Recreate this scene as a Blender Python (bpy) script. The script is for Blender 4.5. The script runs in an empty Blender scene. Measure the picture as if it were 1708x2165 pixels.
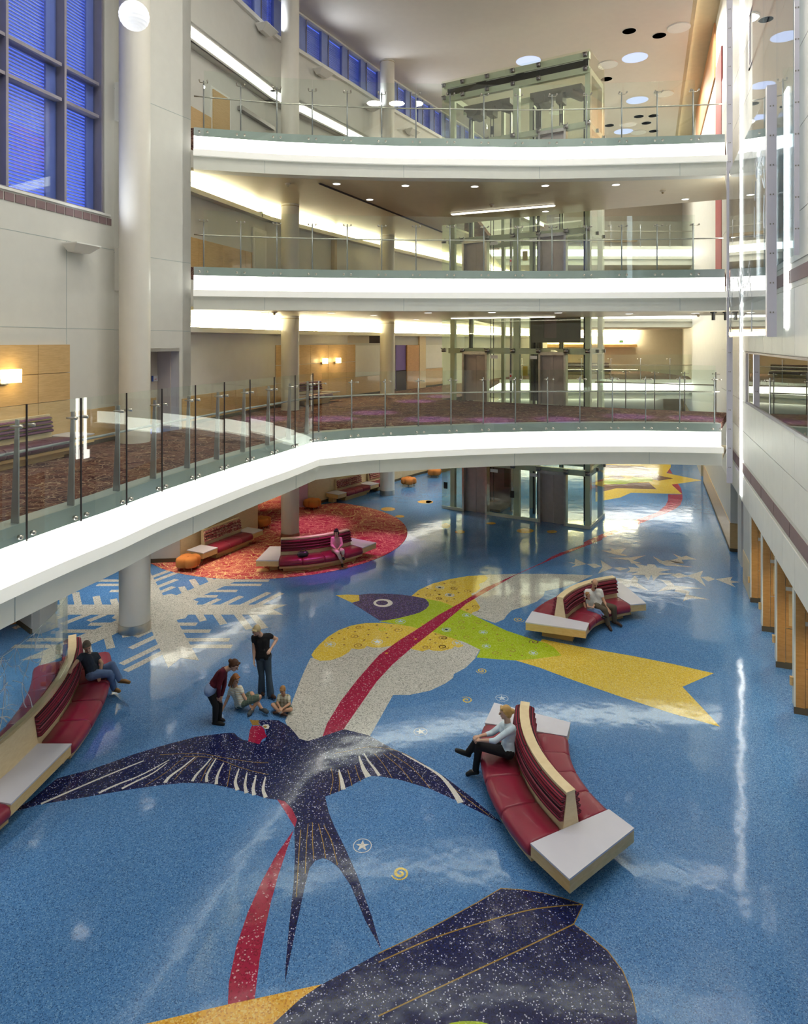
import bpy, bmesh, math, random
from mathutils import Vector, Matrix, noise
random.seed(7)
S = bpy.context.scene
COL = S.collection
# ------------------------------------------------------------------ camera, world, exposure
F_PX, U0, V0, EYE = 1395.0, 854.0, 722.0, 7.8
cam = bpy.data.cameras.new('camera')
cam.sensor_fit = 'HORIZONTAL'; cam.sensor_width = 36.0
cam.lens = 36.0 * F_PX / 1708.0
cam.shift_y = (V0 - 2165 / 2) / 1708.0
cam.clip_end = 300
camo = bpy.data.objects.new('camera', cam); COL.objects.link(camo)
camo.location = (0, 0, EYE); camo.rotation_euler = (math.pi / 2, 0, 0)
S.camera = camo
w = bpy.data.worlds.new('dusk'); S.world = w; w.use_nodes = True
bg = w.node_tree.nodes['Background']
bg.inputs[0].default_value = (0.11, 0.18, 0.80, 1); bg.inputs[1].default_value = 1.3
S.view_settings.view_transform = 'Standard'; S.view_settings.look = 'None'
S.view_settings.gamma = 1.0; S.view_settings.use_curve_mapping = False
S.view_settings.exposure = 0.0
S.cycles.use_denoising = True
S.cycles.transparent_max_bounces = 28
S.cycles.max_bounces = 7; S.cycles.diffuse_bounces = 4; S.cycles.glossy_bounces = 3
S.cycles.use_adaptive_sampling = True; S.cycles.adaptive_threshold = 0.1; S.cycles.adaptive_min_samples = 16
S.cycles.sample_clamp_indirect = 6.0
S.cycles.caustics_reflective = False; S.cycles.caustics_refractive = False

def area_light(name, loc, power, col, size, rot=(0, 0, 0), shape='DISK', size_y=None, spread=math.pi):
    l = bpy.data.lights.new(name, 'AREA'); l.energy = power; l.color = col; l.shape = shape; l.size = size
    if size_y: l.size_y = size_y
    l.spread = spread
    o = bpy.data.objects.new(name, l); o.location = loc; o.rotation_euler = rot; COL.objects.link(o); return o
def spot(name, loc, power, col, angle, tgt=None, blend=0.5, rad=0.05):
    l = bpy.data.lights.new(name, 'SPOT'); l.energy = power; l.color = col; l.spot_size = math.radians(angle)
    l.spot_blend = blend; l.shadow_soft_size = rad
    o = bpy.data.objects.new(name, l); o.location = loc; COL.objects.link(o)
    if tgt is not None:
        o.rotation_euler = (Vector(tgt) - Vector(loc)).to_track_quat('-Z', 'Y').to_euler()
    return o
# fill lights added at the ceiling out of view (housings: ceiling_light below)
CEIL_FILL = [(-3.2, 4.5), (1.8, 4.5), (6.2, 5.0), (-3.6, 10.5), (1.4, 10.5), (5.6, 10.5), (-2.5, 16.0), (2.6, 16.0), (7.2, 16.0)]
for (x, y) in CEIL_FILL:
    area_light('hall_fill', (x, y, 22.0), 225, (1.0, 0.96, 0.86), 0.9)

FAR_FILL = [(10.5, 34.0), (15.0, 38.0), (9.5, 41.0), (16.0, 45.0), (12.5, 30.0)]  # fill lights added to brighten the far hall and the lifts
for (x, y) in FAR_FILL:
    area_light('hall_fill', (x, y, 22.0), 520, (1.0, 0.95, 0.80), 0.9)

# ------------------------------------------------------------------ measuring helpers (world: metres, camera at x=y=0, z up)
def G(u, v, z=0.0):                 # point of a horizontal plane seen at photo pixel (u, v)
    d = F_PX * (EYE - z) / (v - V0)
    return Vector(((u - U0) / F_PX * d, d, z))
class Wall:                         # a vertical wall line in plan; the room lies on its right when walking p0 -> p1 (side=1)
    def __init__(s, p0, p1, side=1):
        s.p = Vector(p0); s.q = Vector(p1); s.L = (s.q - s.p).length; s.d = (s.q - s.p) / s.L
        s.n = Vector((s.d.y, -s.d.x)) * side; s.side = side
    def pt(s, t, z, o=0.0):
        a = s.p + s.d * t + s.n * o; return Vector((a.x, a.y, z))
    def t_of(s, u, o=0.0):
        r = (u - U0) / F_PX; p = s.p + s.n * o
        return (r * p.y - p.x) / (s.d.x - r * s.d.y)
    def z_of(s, u, v, o=0.0):
        t = s.t_of(u, o); y = s.pt(t, 0, o).y
        return EYE - (v - V0) * y / F_PX

# ------------------------------------------------------------------ mesh builder
class MB:
    def __init__(s): s.v = []; s.f = []; s.m = []; s.mi = 0
    def add(s, vs, fs):
        b = len(s.v); s.v += [tuple(x) for x in vs]; s.f += [tuple(i + b for i in f) for f in fs]; s.m += [s.mi] * len(fs); return s
    def box(s, x0, x1, y0, y1, z0, z1):
        return s.add([(x0,y0,z0),(x1,y0,z0),(x1,y1,z0),(x0,y1,z0),(x0,y0,z1),(x1,y0,z1),(x1,y1,z1),(x0,y1,z1)],
              [(3,2,1,0),(4,5,6,7),(0,1,5,4),(1,2,6,5),(2,3,7,6),(3,0,4,7)])
    def hexa(s, b, t):              # 4 bottom pts, 4 top pts (ccw from above)
        return s.add(list(b) + list(t), [(3,2,1,0),(4,5,6,7),(0,1,5,4),(1,2,6,5),(2,3,7,6),(3,0,4,7)])
    def wbox(s, W, t0, t1, z0, z1, o0, o1):
        if W.side < 0: t0, t1 = t1, t0
        b = [W.pt(t0, z0, o0), W.pt(t0, z0, o1), W.pt(t1, z0, o1), W.pt(t1, z0, o0)]
        b = b[::-1]
        t = [Vector((p.x, p.y, z1)) for p in b]
        return s.hexa(b, t)
    def obox(s, c, ax, hx, hy, hz):  # centre, yaw angle, half sizes
        ca, sa = math.cos(ax), math.sin(ax); b = []
        for dx, dy in ((-hx,-hy),(hx,-hy),(hx,hy),(-hx,hy)):
            b.append((c[0]+dx*ca-dy*sa, c[1]+dx*sa+dy*ca, c[2]-hz))
        return s.hexa(b, [(p[0], p[1], c[2]+hz) for p in b])
    def prism(s, poly, z0, z1):
        a = sum(poly[i][0]*poly[(i+1)%len(poly)][1]-poly[(i+1)%len(poly)][0]*poly[i][1] for i in range(len(poly)))
        if a < 0: poly = poly[::-1]
        n = len(poly)
        vs = [(p[0],p[1],z0) for p in poly] + [(p[0],p[1],z1) for p in poly]
        fs = [tuple(range(n))[::-1], tuple(range(n, 2*n))] + [(i,(i+1)%n,n+(i+1)%n,n+i) for i in range(n)]
        return s.add(vs, fs)
    def tube(s, pts, r, n=8, cap=True):
        pts = [Vector(p) for p in pts]; m = len(pts)
        rr = r if isinstance(r, (list, tuple)) else [r]*m
        vs = []; up = Vector((0,0,1))
        for i, p in enumerate(pts):
            d = (pts[min(i+1,m-1)] - pts[max(i-1,0)]).normalized()
            a = d.cross(up if abs(d.z) < 0.95 else Vector((1,0,0))).normalized(); b = d.cross(a)
            for k in range(n):
                t = 2*math.pi*k/n; vs.append(p + (a*math.cos(t) + b*math.sin(t))*rr[i])
        fs = [(i*n+k, i*n+(k+1)%n, (i+1)*n+(k+1)%n, (i+1)*n+k) for i in range(m-1) for k in range(n)]
        if cap: fs += [tuple(range(n))[::-1], tuple(range((m-1)*n, m*n))]
        return s.add(vs, fs)
    def lathe(s, c, prof, n=24):     # prof: (r, z) list
        vs = [(c[0]+r*math.cos(2*math.pi*k/n), c[1]+r*math.sin(2*math.pi*k/n), c[2]+z) for r, z in prof for k in range(n)]
        m = len(prof)
        fs = [(i*n+k, i*n+(k+1)%n, (i+1)*n+(k+1)%n, (i+1)*n+k) for i in range(m-1) for k in range(n)]
        fs += [tuple(range(n))[::-1], tuple(range((m-1)*n, m*n))]
        return s.add(vs, fs)
    def sweep(s, rows, cap=True, closed=True):   # rows: list of closed rings (same count)
        n = len(rows[0]); m = len(rows)
        vs = [p for r in rows for p in r]
        fs = [(i*n+k, i*n+(k+1)%n, (i+1)*n+(k+1)%n, (i+1)*n+k) for i in range(m-1) for k in range(n if closed else n-1)]
        if cap: fs += [tuple(range(n))[::-1], tuple(range((m-1)*n, m*n))]
        return s.add(vs, fs)
    def ball(s, c, rx, ry, rz, n=12, m=8, R=None):
        vs = [Vector((0,0,-rz))]
        for i in range(1, m):
            a = -math.pi/2 + math.pi*i/m
            for k in range(n):
                t = 2*math.pi*k/n; vs.append(Vector((rx*math.cos(a)*math.cos(t), ry*math.cos(a)*math.sin(t), rz*math.sin(a))))
        vs.append(Vector((0,0,rz)))
        fs = [(0, 1+(k+1)%n, 1+k) for k in range(n)]
        fs += [(1+i*n+k, 1+i*n+(k+1)%n, 1+(i+1)*n+(k+1)%n, 1+(i+1)*n+k) for i in range(m-2) for k in range(n)]
        L = len(vs)-1; fs += [(L, L-n+k, L-n+(k+1)%n) for k in range(n)]
        c = Vector(c)
        return s.add([(R @ v if R else v) + c for v in vs], fs)
    def build(s, name, mat, parent=None, smooth=False, local=False, kind=None, fix=False):
        me = bpy.data.meshes.new(name)
        vs = s.v
        if parent is not None and not local:
            off = world_loc(parent); vs = [(a-off.x, b-off.y, c-off.z) for a, b, c in vs]
        me.from_pydata(vs, [], s.f)
        mats = mat if isinstance(mat, (list, tuple)) else [mat]
        for m in mats: me.materials.append(M[m])
        if len(mats) > 1: me.polygons.foreach_set('material_index', s.m)
        if smooth: me.polygons.foreach_set('use_smooth', [True]*len(me.polygons))
        if fix:
            bm = bmesh.new(); bm.from_mesh(me); bmesh.ops.recalc_face_normals(bm, faces=bm.faces); bm.to_mesh(me); bm.free()
        if smooth == 'auto':
            try: me.set_sharp_from_angle(angle=math.radians(40))
            except Exception: pass
        me.update()
        o = bpy.data.objects.new(name, me); COL.objects.link(o)
        if parent is not None: o.parent = parent
        if kind: o['kind'] = kind
        return o
def world_loc(o):
    v = Vector((0,0,0))
    while o is not None: v += o.location; o = o.parent
    return v
def tag(o, label, cat, group=None):
    o['label'] = label; o['category'] = cat
    if group: o['group'] = group
    return o
def thing(name, label, cat, loc=(0,0,0), rz=0.0, group=None):
    o = bpy.data.objects.new(name, None); o.location = loc; o.rotation_euler = (0,0,rz); o.empty_display_size = 0.2
    COL.objects.link(o); return tag(o, label, cat, group)
def struct(name, mb, mat, parent=None, smooth=False, **k):
    o = mb.build(name, mat, parent, smooth, **k)
    if parent is None: o['kind'] = 'structure'
    return o
def dup(root, loc, rz, label=None):
    def cp(o, par):
        c = o.copy(); COL.objects.link(c); c.parent = par
        for ch in KIDS.get(o.name, []): cp(ch, c)
        return c
    KIDS = {}
    for o in COL.objects:
        if o.parent is not None: KIDS.setdefault(o.parent.name, []).append(o)
    r = cp(root, None); r.location = loc; r.rotation_euler = (0, 0, rz)
    if label: r['label'] = label
    return r
def catmull(pts, n=6):
    P = [Vector(p) for p in pts]; out = []
    for i in range(len(P)-1):
        a, b, c, d = P[max(i-1,0)], P[i], P[i+1], P[min(i+2,len(P)-1)]
        for k in range(n):
            t = k/n; out.append(0.5*((2*b)+(c-a)*t+(2*a-5*b+4*c-d)*t*t+(3*b-a-3*c+d)*t**3))
    out.append(P[-1]); return out
def offset_path(pts, o):            # +o to the right of travel direction
    out = []
    for i, p in enumerate(pts):
        d = (Vector(pts[min(i+1,len(pts)-1)]) - Vector(pts[max(i-1,0)])).normalized()
        out.append(Vector((p[0] + d.y*o, p[1] - d.x*o)))
    return out

# ------------------------------------------------------------------ materials
M = {}
def nmat(name):
    m = bpy.data.materials.new(name); m.use_nodes = True; M[name] = m
    return m, m.node_tree, m.node_tree.nodes['Principled BSDF']
def N(nt, t, **k):
    n = nt.nodes.new(t)
    for a, b in k.items(): setattr(n, a, b)
    return n
def pos(nt, scale=(1,1,1)):
    g = N(nt, 'ShaderNodeNewGeometry'); mp = N(nt, 'ShaderNodeMapping')
    mp.inputs['Scale'].default_value = scale
    nt.links.new(g.outputs['Position'], mp.inputs['Vector']); return mp.outputs[0]
def obj_co(nt, scale=(1,1,1)):
    g = N(nt, 'ShaderNodeTexCoord'); mp = N(nt, 'ShaderNodeMapping')
    mp.inputs['Scale'].default_value = scale
    nt.links.new(g.outputs['Object'], mp.inputs['Vector']); return mp.outputs[0]
def ramp(nt, fac, stops, interp='LINEAR'):
    r = N(nt, 'ShaderNodeValToRGB'); cr = r.color_ramp; cr.interpolation = interp
    while len(cr.elements) > 1: cr.elements.remove(cr.elements[-1])
    cr.elements[0].position = stops[0][0]; cr.elements[0].color = (*stops[0][1], 1)
    for p, c in stops[1:]:
        e = cr.elements.new(p); e.color = (*c, 1)
    nt.links.new(fac, r.inputs[0]); return r.outputs[0]
def mixc(nt, fac, a, b):
    m = N(nt, 'ShaderNodeMix', data_type='RGBA')
    for sock, val in ((0, fac), (6, a), (7, b)):
        if hasattr(val, 'is_linked'): nt.links.new(val, m.inputs[sock])
        elif sock == 0: m.inputs[0].default_value = val
        else: m.inputs[sock].default_value = (*val, 1)
    return m.outputs[2]
def plain(name, col, rough=0.5, metal=0.0, coat=0.0, var=0.04, scale=3.0, spec=0.5, bump=0.0, bscale=60):
    m, nt, b = nmat(name)
    n = N(nt, 'ShaderNodeTexNoise'); n.inputs['Scale'].default_value = scale; n.inputs['Detail'].default_value = 3
    nt.links.new(pos(nt), n.inputs['Vector'])
    dk = tuple(c*(1-var) for c in col); lt = tuple(min(1, c*(1+var)) for c in col)
    nt.links.new(ramp(nt, n.outputs['Fac'], [(0.3, dk), (0.7, lt)]), b.inputs['Base Color'])
    b.inputs['Roughness'].default_value = rough; b.inputs['Metallic'].default_value = metal
    b.inputs['Coat Weight'].default_value = coat; b.inputs['Specular IOR Level'].default_value = spec
    if bump:
        n2 = N(nt, 'ShaderNodeTexNoise'); n2.inputs['Scale'].default_value = bscale; nt.links.new(pos(nt), n2.inputs['Vector'])
        bp = N(nt, 'ShaderNodeBump'); bp.inputs['Strength'].default_value = bump; bp.inputs['Distance'].default_value = 0.01
        nt.links.new(n2.outputs['Fac'], bp.inputs['Height']); nt.links.new(bp.outputs[0], b.inputs['Normal'])
    return m
def emit(name, col, strength):
    m, nt, b = nmat(name)
    b.inputs['Base Color'].default_value = (0.8, 0.8, 0.78, 1)
    b.inputs['Emission Color'].default_value = (*col, 1); b.inputs['Emission Strength'].default_value = strength
    b.inputs['Roughness'].default_value = 0.5
    return m
def glass(name, tint=(0.93, 0.98, 0.95), refl=1.0, rough=0.0, ior=1.5):
    m, nt, b = nmat(name); nt.nodes.remove(b)
    tr = N(nt, 'ShaderNodeBsdfTransparent'); tr.inputs[0].default_value = (*tint, 1)
    gl = N(nt, 'ShaderNodeBsdfGlossy'); gl.inputs['Roughness'].default_value = rough; gl.inputs[0].default_value = (refl, refl, refl, 1)
    f0 = ((ior - 1) / (ior + 1)) ** 2
    lw = N(nt, 'ShaderNodeLayerWeight'); lw.inputs[0].default_value = 0.5
    pw = N(nt, 'ShaderNodeMath', operation='POWER'); pw.inputs[1].default_value = 5.0; nt.links.new(lw.outputs['Facing'], pw.inputs[0])
    ma = N(nt, 'ShaderNodeMath', operation='MULTIPLY_ADD'); ma.inputs[1].default_value = 1 - f0; ma.inputs[2].default_value = f0; nt.links.new(pw.outputs[0], ma.inputs[0])
    mx = N(nt, 'ShaderNodeMixShader'); nt.links.new(ma.outputs[0], mx.inputs[0])
    nt.links.new(tr.outputs[0], mx.inputs[1]); nt.links.new(gl.outputs[0], mx.inputs[2])
    nt.links.new(mx.outputs[0], nt.nodes['Material Output'].inputs[0]); return m
def wood(name, c1, c2, rough=0.4, sc=(1.5, 1.5, 14)):
    m, nt, b = nmat(name)
    n = N(nt, 'ShaderNodeTexNoise'); n.inputs['Scale'].default_value = 2.5; n.inputs['Detail'].default_value = 5; n.inputs['Distortion'].default_value = 0.6
    nt.links.new(pos(nt, sc), n.inputs['Vector'])
    nt.links.new(ramp(nt, n.outputs['Fac'], [(0.3, c1), (0.72, c2)]), b.inputs['Base Color'])
    b.inputs['Roughness'].default_value = rough; b.inputs['Coat Weight'].default_value = 0.15
    return m
def terrazzo(name, base, dark, light, pd=0.22, pl=0.12, rough=0.095, scale=55, var=0.12):
    m, nt, b = nmat(name)
    P = pos(nt)
    v1 = N(nt, 'ShaderNodeTexVoronoi'); v1.inputs['Scale'].default_value = scale; nt.links.new(P, v1.inputs['Vector'])
    sep = N(nt, 'ShaderNodeSeparateColor'); nt.links.new(v1.outputs['Color'], sep.inputs[0])
    st = [(0.0, dark), (pd, dark), (pd+0.02, base), (1-pl-0.02, base), (1-pl, light), (1.0, light)]
    chips = ramp(nt, sep.outputs[0], st)
    n = N(nt, 'ShaderNodeTexNoise'); n.inputs['Scale'].default_value = 0.35; n.inputs['Detail'].default_value = 3; nt.links.new(P, n.inputs['Vector'])
    tone = ramp(nt, n.outputs['Fac'], [(0.3, (1-var,)*3), (0.7, (1+var*0.4,)*3)])
    mul = N(nt, 'ShaderNodeMix', data_type='RGBA', blend_type='MULTIPLY'); mul.inputs[0].default_value = 1
    nt.links.new(chips, mul.inputs[6]); nt.links.new(tone, mul.inputs[7])
    nt.links.new(mul.outputs[2], b.inputs['Base Color'])
    b.inputs['Roughness'].default_value = rough
    b.inputs['IOR'].default_value = 1.6
    n2 = N(nt, 'ShaderNodeTexNoise'); n2.inputs['Scale'].default_value = 1.1; n2.inputs['Detail'].default_value = 3; nt.links.new(P, n2.inputs['Vector'])
    bp = N(nt, 'ShaderNodeBump'); bp.inputs['Strength'].default_value = 0.6; bp.inputs['Distance'].default_value = 0.016
    nt.links.new(n2.outputs['Fac'], bp.inputs['Height']); nt.links.new(bp.outputs[0], b.inputs['Normal'])
    return m
def carpet(name, ground, mid, line, sc=0.55):
    m, nt, b = nmat(name)
    P = pos(nt)
    n = N(nt, 'ShaderNodeTexNoise'); n.inputs['Scale'].default_value = 1.6; n.inputs['Detail'].default_value = 6; n.inputs['Roughness'].default_value = 0.7
    nt.links.new(pos(nt, (1, 2.2, 1)), n.inputs['Vector'])
    c1 = ramp(nt, n.outputs['Fac'], [(0.40, ground), (0.56, mid)])
    # looping flower outlines: thin rings around scattered cells
    outc = c1
    for k, (s2, w) in enumerate(((sc, 0.02), (sc*1.7, 0.022), (sc*2.6, 0.03))):
        nn = N(nt, 'ShaderNodeTexNoise'); nn.inputs['Scale'].default_value = 1.3+k; nt.links.new(P, nn.inputs['Vector'])
        vm = N(nt, 'ShaderNodeVectorMath', operation='MULTIPLY_ADD'); vm.inputs[1].default_value = (0.9, 0.9, 0)
        nt.links.new(nn.outputs['Color'], vm.inputs[0]); nt.links.new(P, vm.inputs[2])
        v = N(nt, 'ShaderNodeTexVoronoi'); v.inputs['Scale'].default_value = s2*1.8; nt.links.new(vm.outputs[0], v.inputs['Vector'])
        ml = N(nt, 'ShaderNodeMath', operation='MULTIPLY'); ml.inputs[1].default_value = 4.0; nt.links.new(v.outputs['Distance'], ml.inputs[0])
        fr = N(nt, 'ShaderNodeMath', operation='FRACT'); nt.links.new(ml.outputs[0], fr.inputs[0])
        lt = N(nt, 'ShaderNodeMath', operation='LESS_THAN'); lt.inputs[1].default_value = w*3.2; nt.links.new(fr.outputs[0], lt.inputs[0])
        outc = mixc(nt, lt.outputs[0], outc, line)
    nt.links.new(outc, b.inputs['Base Color'])
    b.inputs['Roughness'].default_value = 0.95; b.inputs['Specular IOR Level'].default_value = 0.1
    n3 = N(nt, 'ShaderNodeTexNoise'); n3.inputs['Scale'].default_value = 90; nt.links.new(P, n3.inputs['Vector'])
    bp = N(nt, 'ShaderNodeBump'); bp.inputs['Strength'].default_value = 0.4; bp.inputs['Distance'].default_value = 0.01
    nt.links.new(n3.outputs['Fac'], bp.inputs['Height']); nt.links.new(bp.outputs[0], b.inputs['Normal'])
    return m
plain('wall_white', (0.69, 0.685, 0.64), 0.55, var=0.02)
plain('panel_white', (0.84, 0.84, 0.80), 0.5, var=0.02)
plain('wall_beige', (0.66, 0.60, 0.50), 0.6, var=0.02)
plain('ceiling_paint', (0.72, 0.66, 0.58), 0.7, var=0.015)
plain('soffit_paint', (0.74, 0.66, 0.46), 0.35, var=0.02)
plain('slot_brown', (0.50, 0.41, 0.26), 0.6)
plain('slab_edge', (0.40, 0.46, 0.45), 0.5)
plain('fascia_white', (0.76, 0.77, 0.70), 0.5, var=0.02)
plain('joint_dark', (0.05, 0.04, 0.04), 0.7)
plain('column_paint', (0.76, 0.73, 0.66), 0.4, var=0.015)
plain('steel', (0.55, 0.52, 0.46), 0.28, 1.0, var=0.1, scale=8)
plain('steel_dark', (0.30, 0.29, 0.28), 0.35, 1.0, var=0.1)
plain('post_grey', (0.40, 0.41, 0.43), 0.35, 0.7)
plain('lift_frame', (0.68, 0.72, 0.60), 0.4, 0.0)
plain('lift_door', (0.50, 0.43, 0.40), 0.4, 0.35, var=0.06, scale=5)
plain('black_metal', (0.03, 0.03, 0.03), 0.45, 0.3)
plain('cab_dark', (0.12, 0.10, 0.08), 0.5)
plain('grille_brown', (0.24, 0.16, 0.17), 0.6)
plain('mullion', (0.30, 0.28, 0.33), 0.4, 0.3)
plain('slat_blue', (0.74, 0.78, 0.92), 0.5)
plain('blue_blind', (0.24, 0.30, 0.62), 0.6)
plain('red_paint', (0.50, 0.10, 0.11), 0.6)
plain('orange_paint', (0.60, 0.30, 0.14), 0.6)
plain('pink_tint', (0.80, 0.52, 0.72), 0.6)
plain('lime_paint', (0.45, 0.55, 0.12), 0.6)
plain('purple_paint', (0.18, 0.12, 0.45), 0.6)
plain('dark_opening', (0.05, 0.03, 0.03), 0.8)
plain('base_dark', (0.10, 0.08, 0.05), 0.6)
plain('sign_blue', (0.05, 0.10, 0.4), 0.5); plain('sign_white', (0.85, 0.85, 0.85), 0.5); plain('sign_red', (0.7, 0.05, 0.05), 0.5); plain('sign_yellow', (0.85, 0.62, 0.12), 0.5)
wood('maple', (0.56, 0.36, 0.15), (0.68, 0.46, 0.21))
wood('maple_light', (0.74, 0.58, 0.34), (0.82, 0.67, 0.42), sc=(3, 3, 10))
wood('maple_mid', (0.70, 0.48, 0.20), (0.78, 0.57, 0.27), sc=(3, 3, 10))
wood('maple_deep', (0.46, 0.22, 0.05), (0.58, 0.30, 0.09), sc=(2, 2, 9))
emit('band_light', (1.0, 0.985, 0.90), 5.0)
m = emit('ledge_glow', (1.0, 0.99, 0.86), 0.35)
emit('cove_light', (1.0, 0.90, 0.58), 66.0)
emit('slot_light', (1.0, 0.99, 0.92), 11.0)
emit('cove_wall_glow', (1.0, 0.97, 0.82), 4.0)
emit('line_light', (1.0, 0.93, 0.72), 5.0)
emit('disc_light', (0.62, 0.70, 1.0), 0.32)
emit('downlight_glow', (1.0, 0.97, 0.92), 1.0)
emit('sconce_glow', (1.0, 0.82, 0.42), 5.5)
emit('globe_glow', (0.95, 0.96, 1.0), 0.62)
emit('exit_green', (0.25, 1.0, 0.2), 1.2)
glass('rail_glass', (0.955, 0.985, 0.965))
glass('lift_glass', (0.965, 0.99, 0.935), refl=0.8)
glass('window_glass', (0.86, 0.90, 0.99), refl=0.9)
glass('art_glass', (0.88, 0.93, 0.97), refl=1.0, ior=2.6)
glass('dark_glass', (0.55, 0.50, 0.30), refl=1.0, ior=2.8)
terrazzo('tz_blue', (0.092, 0.248, 0.545), (0.042, 0.125, 0.30), (0.19, 0.38, 0.66), 0.16, 0.14, scale=85)
terrazzo('tz_grey', (0.58, 0.57, 0.52), (0.30, 0.30, 0.28), (0.74, 0.73, 0.68), 0.16, 0.2)
terrazzo('tz_navy', (0.018, 0.022, 0.10), (0.010, 0.012, 0.05), (0.60, 0.62, 0.80), 0.3, 0.035, scale=75)
terrazzo('tz_purple', (0.085, 0.060, 0.16), (0.05, 0.035, 0.10), (0.26, 0.20, 0.34), 0.25, 0.1)
terrazzo('tz_yellow', (0.78, 0.56, 0.06), (0.60, 0.40, 0.06), (0.85, 0.70, 0.20), 0.15, 0.2)
terrazzo('tz_orange', (0.80, 0.42, 0.04), (0.60, 0.25, 0.02), (0.88, 0.60, 0.15), 0.15, 0.2)
terrazzo('tz_lime', (0.42, 0.56, 0.02), (0.32, 0.44, 0.02), (0.55, 0.66, 0.08), 0.12, 0.2)
terrazzo('tz_red', (0.40, 0.015, 0.065), (0.25, 0.01, 0.04), (0.70, 0.35, 0.45), 0.15, 0.04)
terrazzo('tz_brown', (0.20, 0.09, 0.05), (0.10, 0.05, 0.03), (0.35, 0.2, 0.12), 0.2, 0.1)
terrazzo('tz_steelblue', (0.20, 0.27, 0.42), (0.10, 0.14, 0.24), (0.32, 0.40, 0.52), 0.2, 0.15)
terrazzo('tz_paleblue', (0.52, 0.66, 0.80), (0.4, 0.55, 0.7), (0.7, 0.8, 0.9), 0.1, 0.1)
terrazzo('tz_white', (0.76, 0.74, 0.68), (0.6, 0.58, 0.55), (0.85, 0.83, 0.8), 0.1, 0.1)
terrazzo('tz_bronze', (0.36, 0.22, 0.05), (0.3, 0.18, 0.04), (0.45, 0.3, 0.1), 0.1, 0.1)
carpet('carpet_plum', (0.040, 0.014, 0.024), (0.15, 0.065, 0.055), (0.36, 0.26, 0.18))
carpet('carpet_red', (0.42, 0.025, 0.055), (0.58, 0.17, 0.13), (0.82, 0.55, 0.28), 0.4)
# ================================================================== STRUCTURE
Z2, Z3, Z4, ZC = 5.09, 10.17, 14.59, 22.1
SOF = 1.36                                      # slab top to soffit
WA = Wall((-12.66, 1.15), (-8.0, 18.2)); WB = Wall((-8.0, 18.2), (-6.72, 20.8)); WC = Wall((-7.1, 21.2), (-5.3, 27.2))
WD = Wall((-5.3, 27.2), (-1.3, 34.7)); WE = Wall((-1.3, 34.7), (2.37, 40.9)); WF = Wall((2.37, 40.9), (6.0, 47.0)); WG = Wall((6.0, 47.0), (12.5, 58.0))
LEFT = [WA, WB, WC, WD, WE, WF, WG]
R0 = Vector((8.18, 13.84)) - Vector((0.347, 0.938)).normalized() * 24
RW = Wall((R0.x, R0.y), (R0.x + 0.347 * 90, R0.y + 0.938 * 90), side=-1); T0 = 24.0     # t = T0 at the first pilaster
def rt(t): return T0 + t
# ---- floor
fl = struct('floor', MB().prism([(-24, -8), (-24, 62), (32, 62), (32, -8)], -0.3, 0.0), 'tz_blue')
# ---- ceiling with a slot along the right wall
edge0, edge1 = RW.pt(rt(-22), 0, 1.1), RW.pt(rt(50), 0, 1.1)
ce = struct('ceiling', MB().prism([(-15.4, -8), (-13.0, 1.2), (-8.35, 18.3), (-7.1, 20.95), (-5.65, 27.4), (-1.6, 34.9), (2.1, 41.1), (5.7, 47.2), (12.2, 58.2), (12.2, 62), (edge1.x, edge1.y), (edge0.x, edge0.y), (edge0.x, -8)], ZC, ZC + 0.5), 'ceiling_paint')
mb = MB(); mb.wbox(RW, rt(-30), rt(55), ZC + 0.35, ZC + 0.7, -0.1, 1.12)
st_ = struct('trim_1', mb, 'slot_brown')
MB().wbox(RW, rt(-20), rt(40), ZC + .06, ZC + .09, .93, 1.1).build('lamp_ledge', 'slot_brown', st_); MB().wbox(RW, rt(-20), rt(40), ZC + .092, ZC + .12, .97, 1.04).build('slot_lamp', 'line_light', st_)
struct('wall_back', MB().box(-24, 12, -8.4, -8, 0, ZC + 0.7), 'wall_white')
struct('wall_far', MB().box(-2, 34, 60.0, 60.4, 0, ZC + 0.7), 'wall_beige')
# ---- left wall, upper storeys
mb = MB()
tj = 17.31
mb.wbox(WA, -9.5, tj, Z2 - SOF, 11.26, -0.35, 0); mb.wbox(WA, tj, WA.L + 0.05, Z2 - SOF, ZC, -0.35, 0)
mb.wbox(WA, -9.5, tj, 20.8, ZC, -0.35, 0); mb.wbox(WA, -9.5, 8.0, 11.26, 20.8, -0.35, 0)
wl = struct('wall_left', mb, 'wall_white')
mb = MB()                                        # block beside the first column, with a doorway on level 2
d0, d1 = WB.t_of(300), WB.t_of(379)
mb.wbox(WB, 0, WB.L, 7.5, 20.35, -0.35, 0); mb.wbox(WB, 0, d0, Z2 - SOF, 7.5, -0.35, 0); mb.wbox(WB, d1, WB.L, Z2 - SOF, 7.5, -0.35, 0)
mb.wbox(WB, WB.L - 0.35, WB.L, Z2 - SOF, ZC, -1.2, 0)
struct('wall_left', mb, 'wall_white')
mb = MB(); mb.wbox(WB, d0 - .2, d1, Z2, 7.5, -1.0, -0.9); mb.wbox(WB, d1 - 0.02, d1 + 0.08, Z2, 7.5, -1.0, -0.35); mb.wbox(WB, d0 - .1, d1, 7.5, 7.6, -1, 0)
struct('door_1', mb, 'wall_beige')
mb = MB(); mb.wbox(WB, d0, d1 - .1, Z2, 6.05, -0.9, -0.86); struct('trim_2', mb, 'maple')
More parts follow.
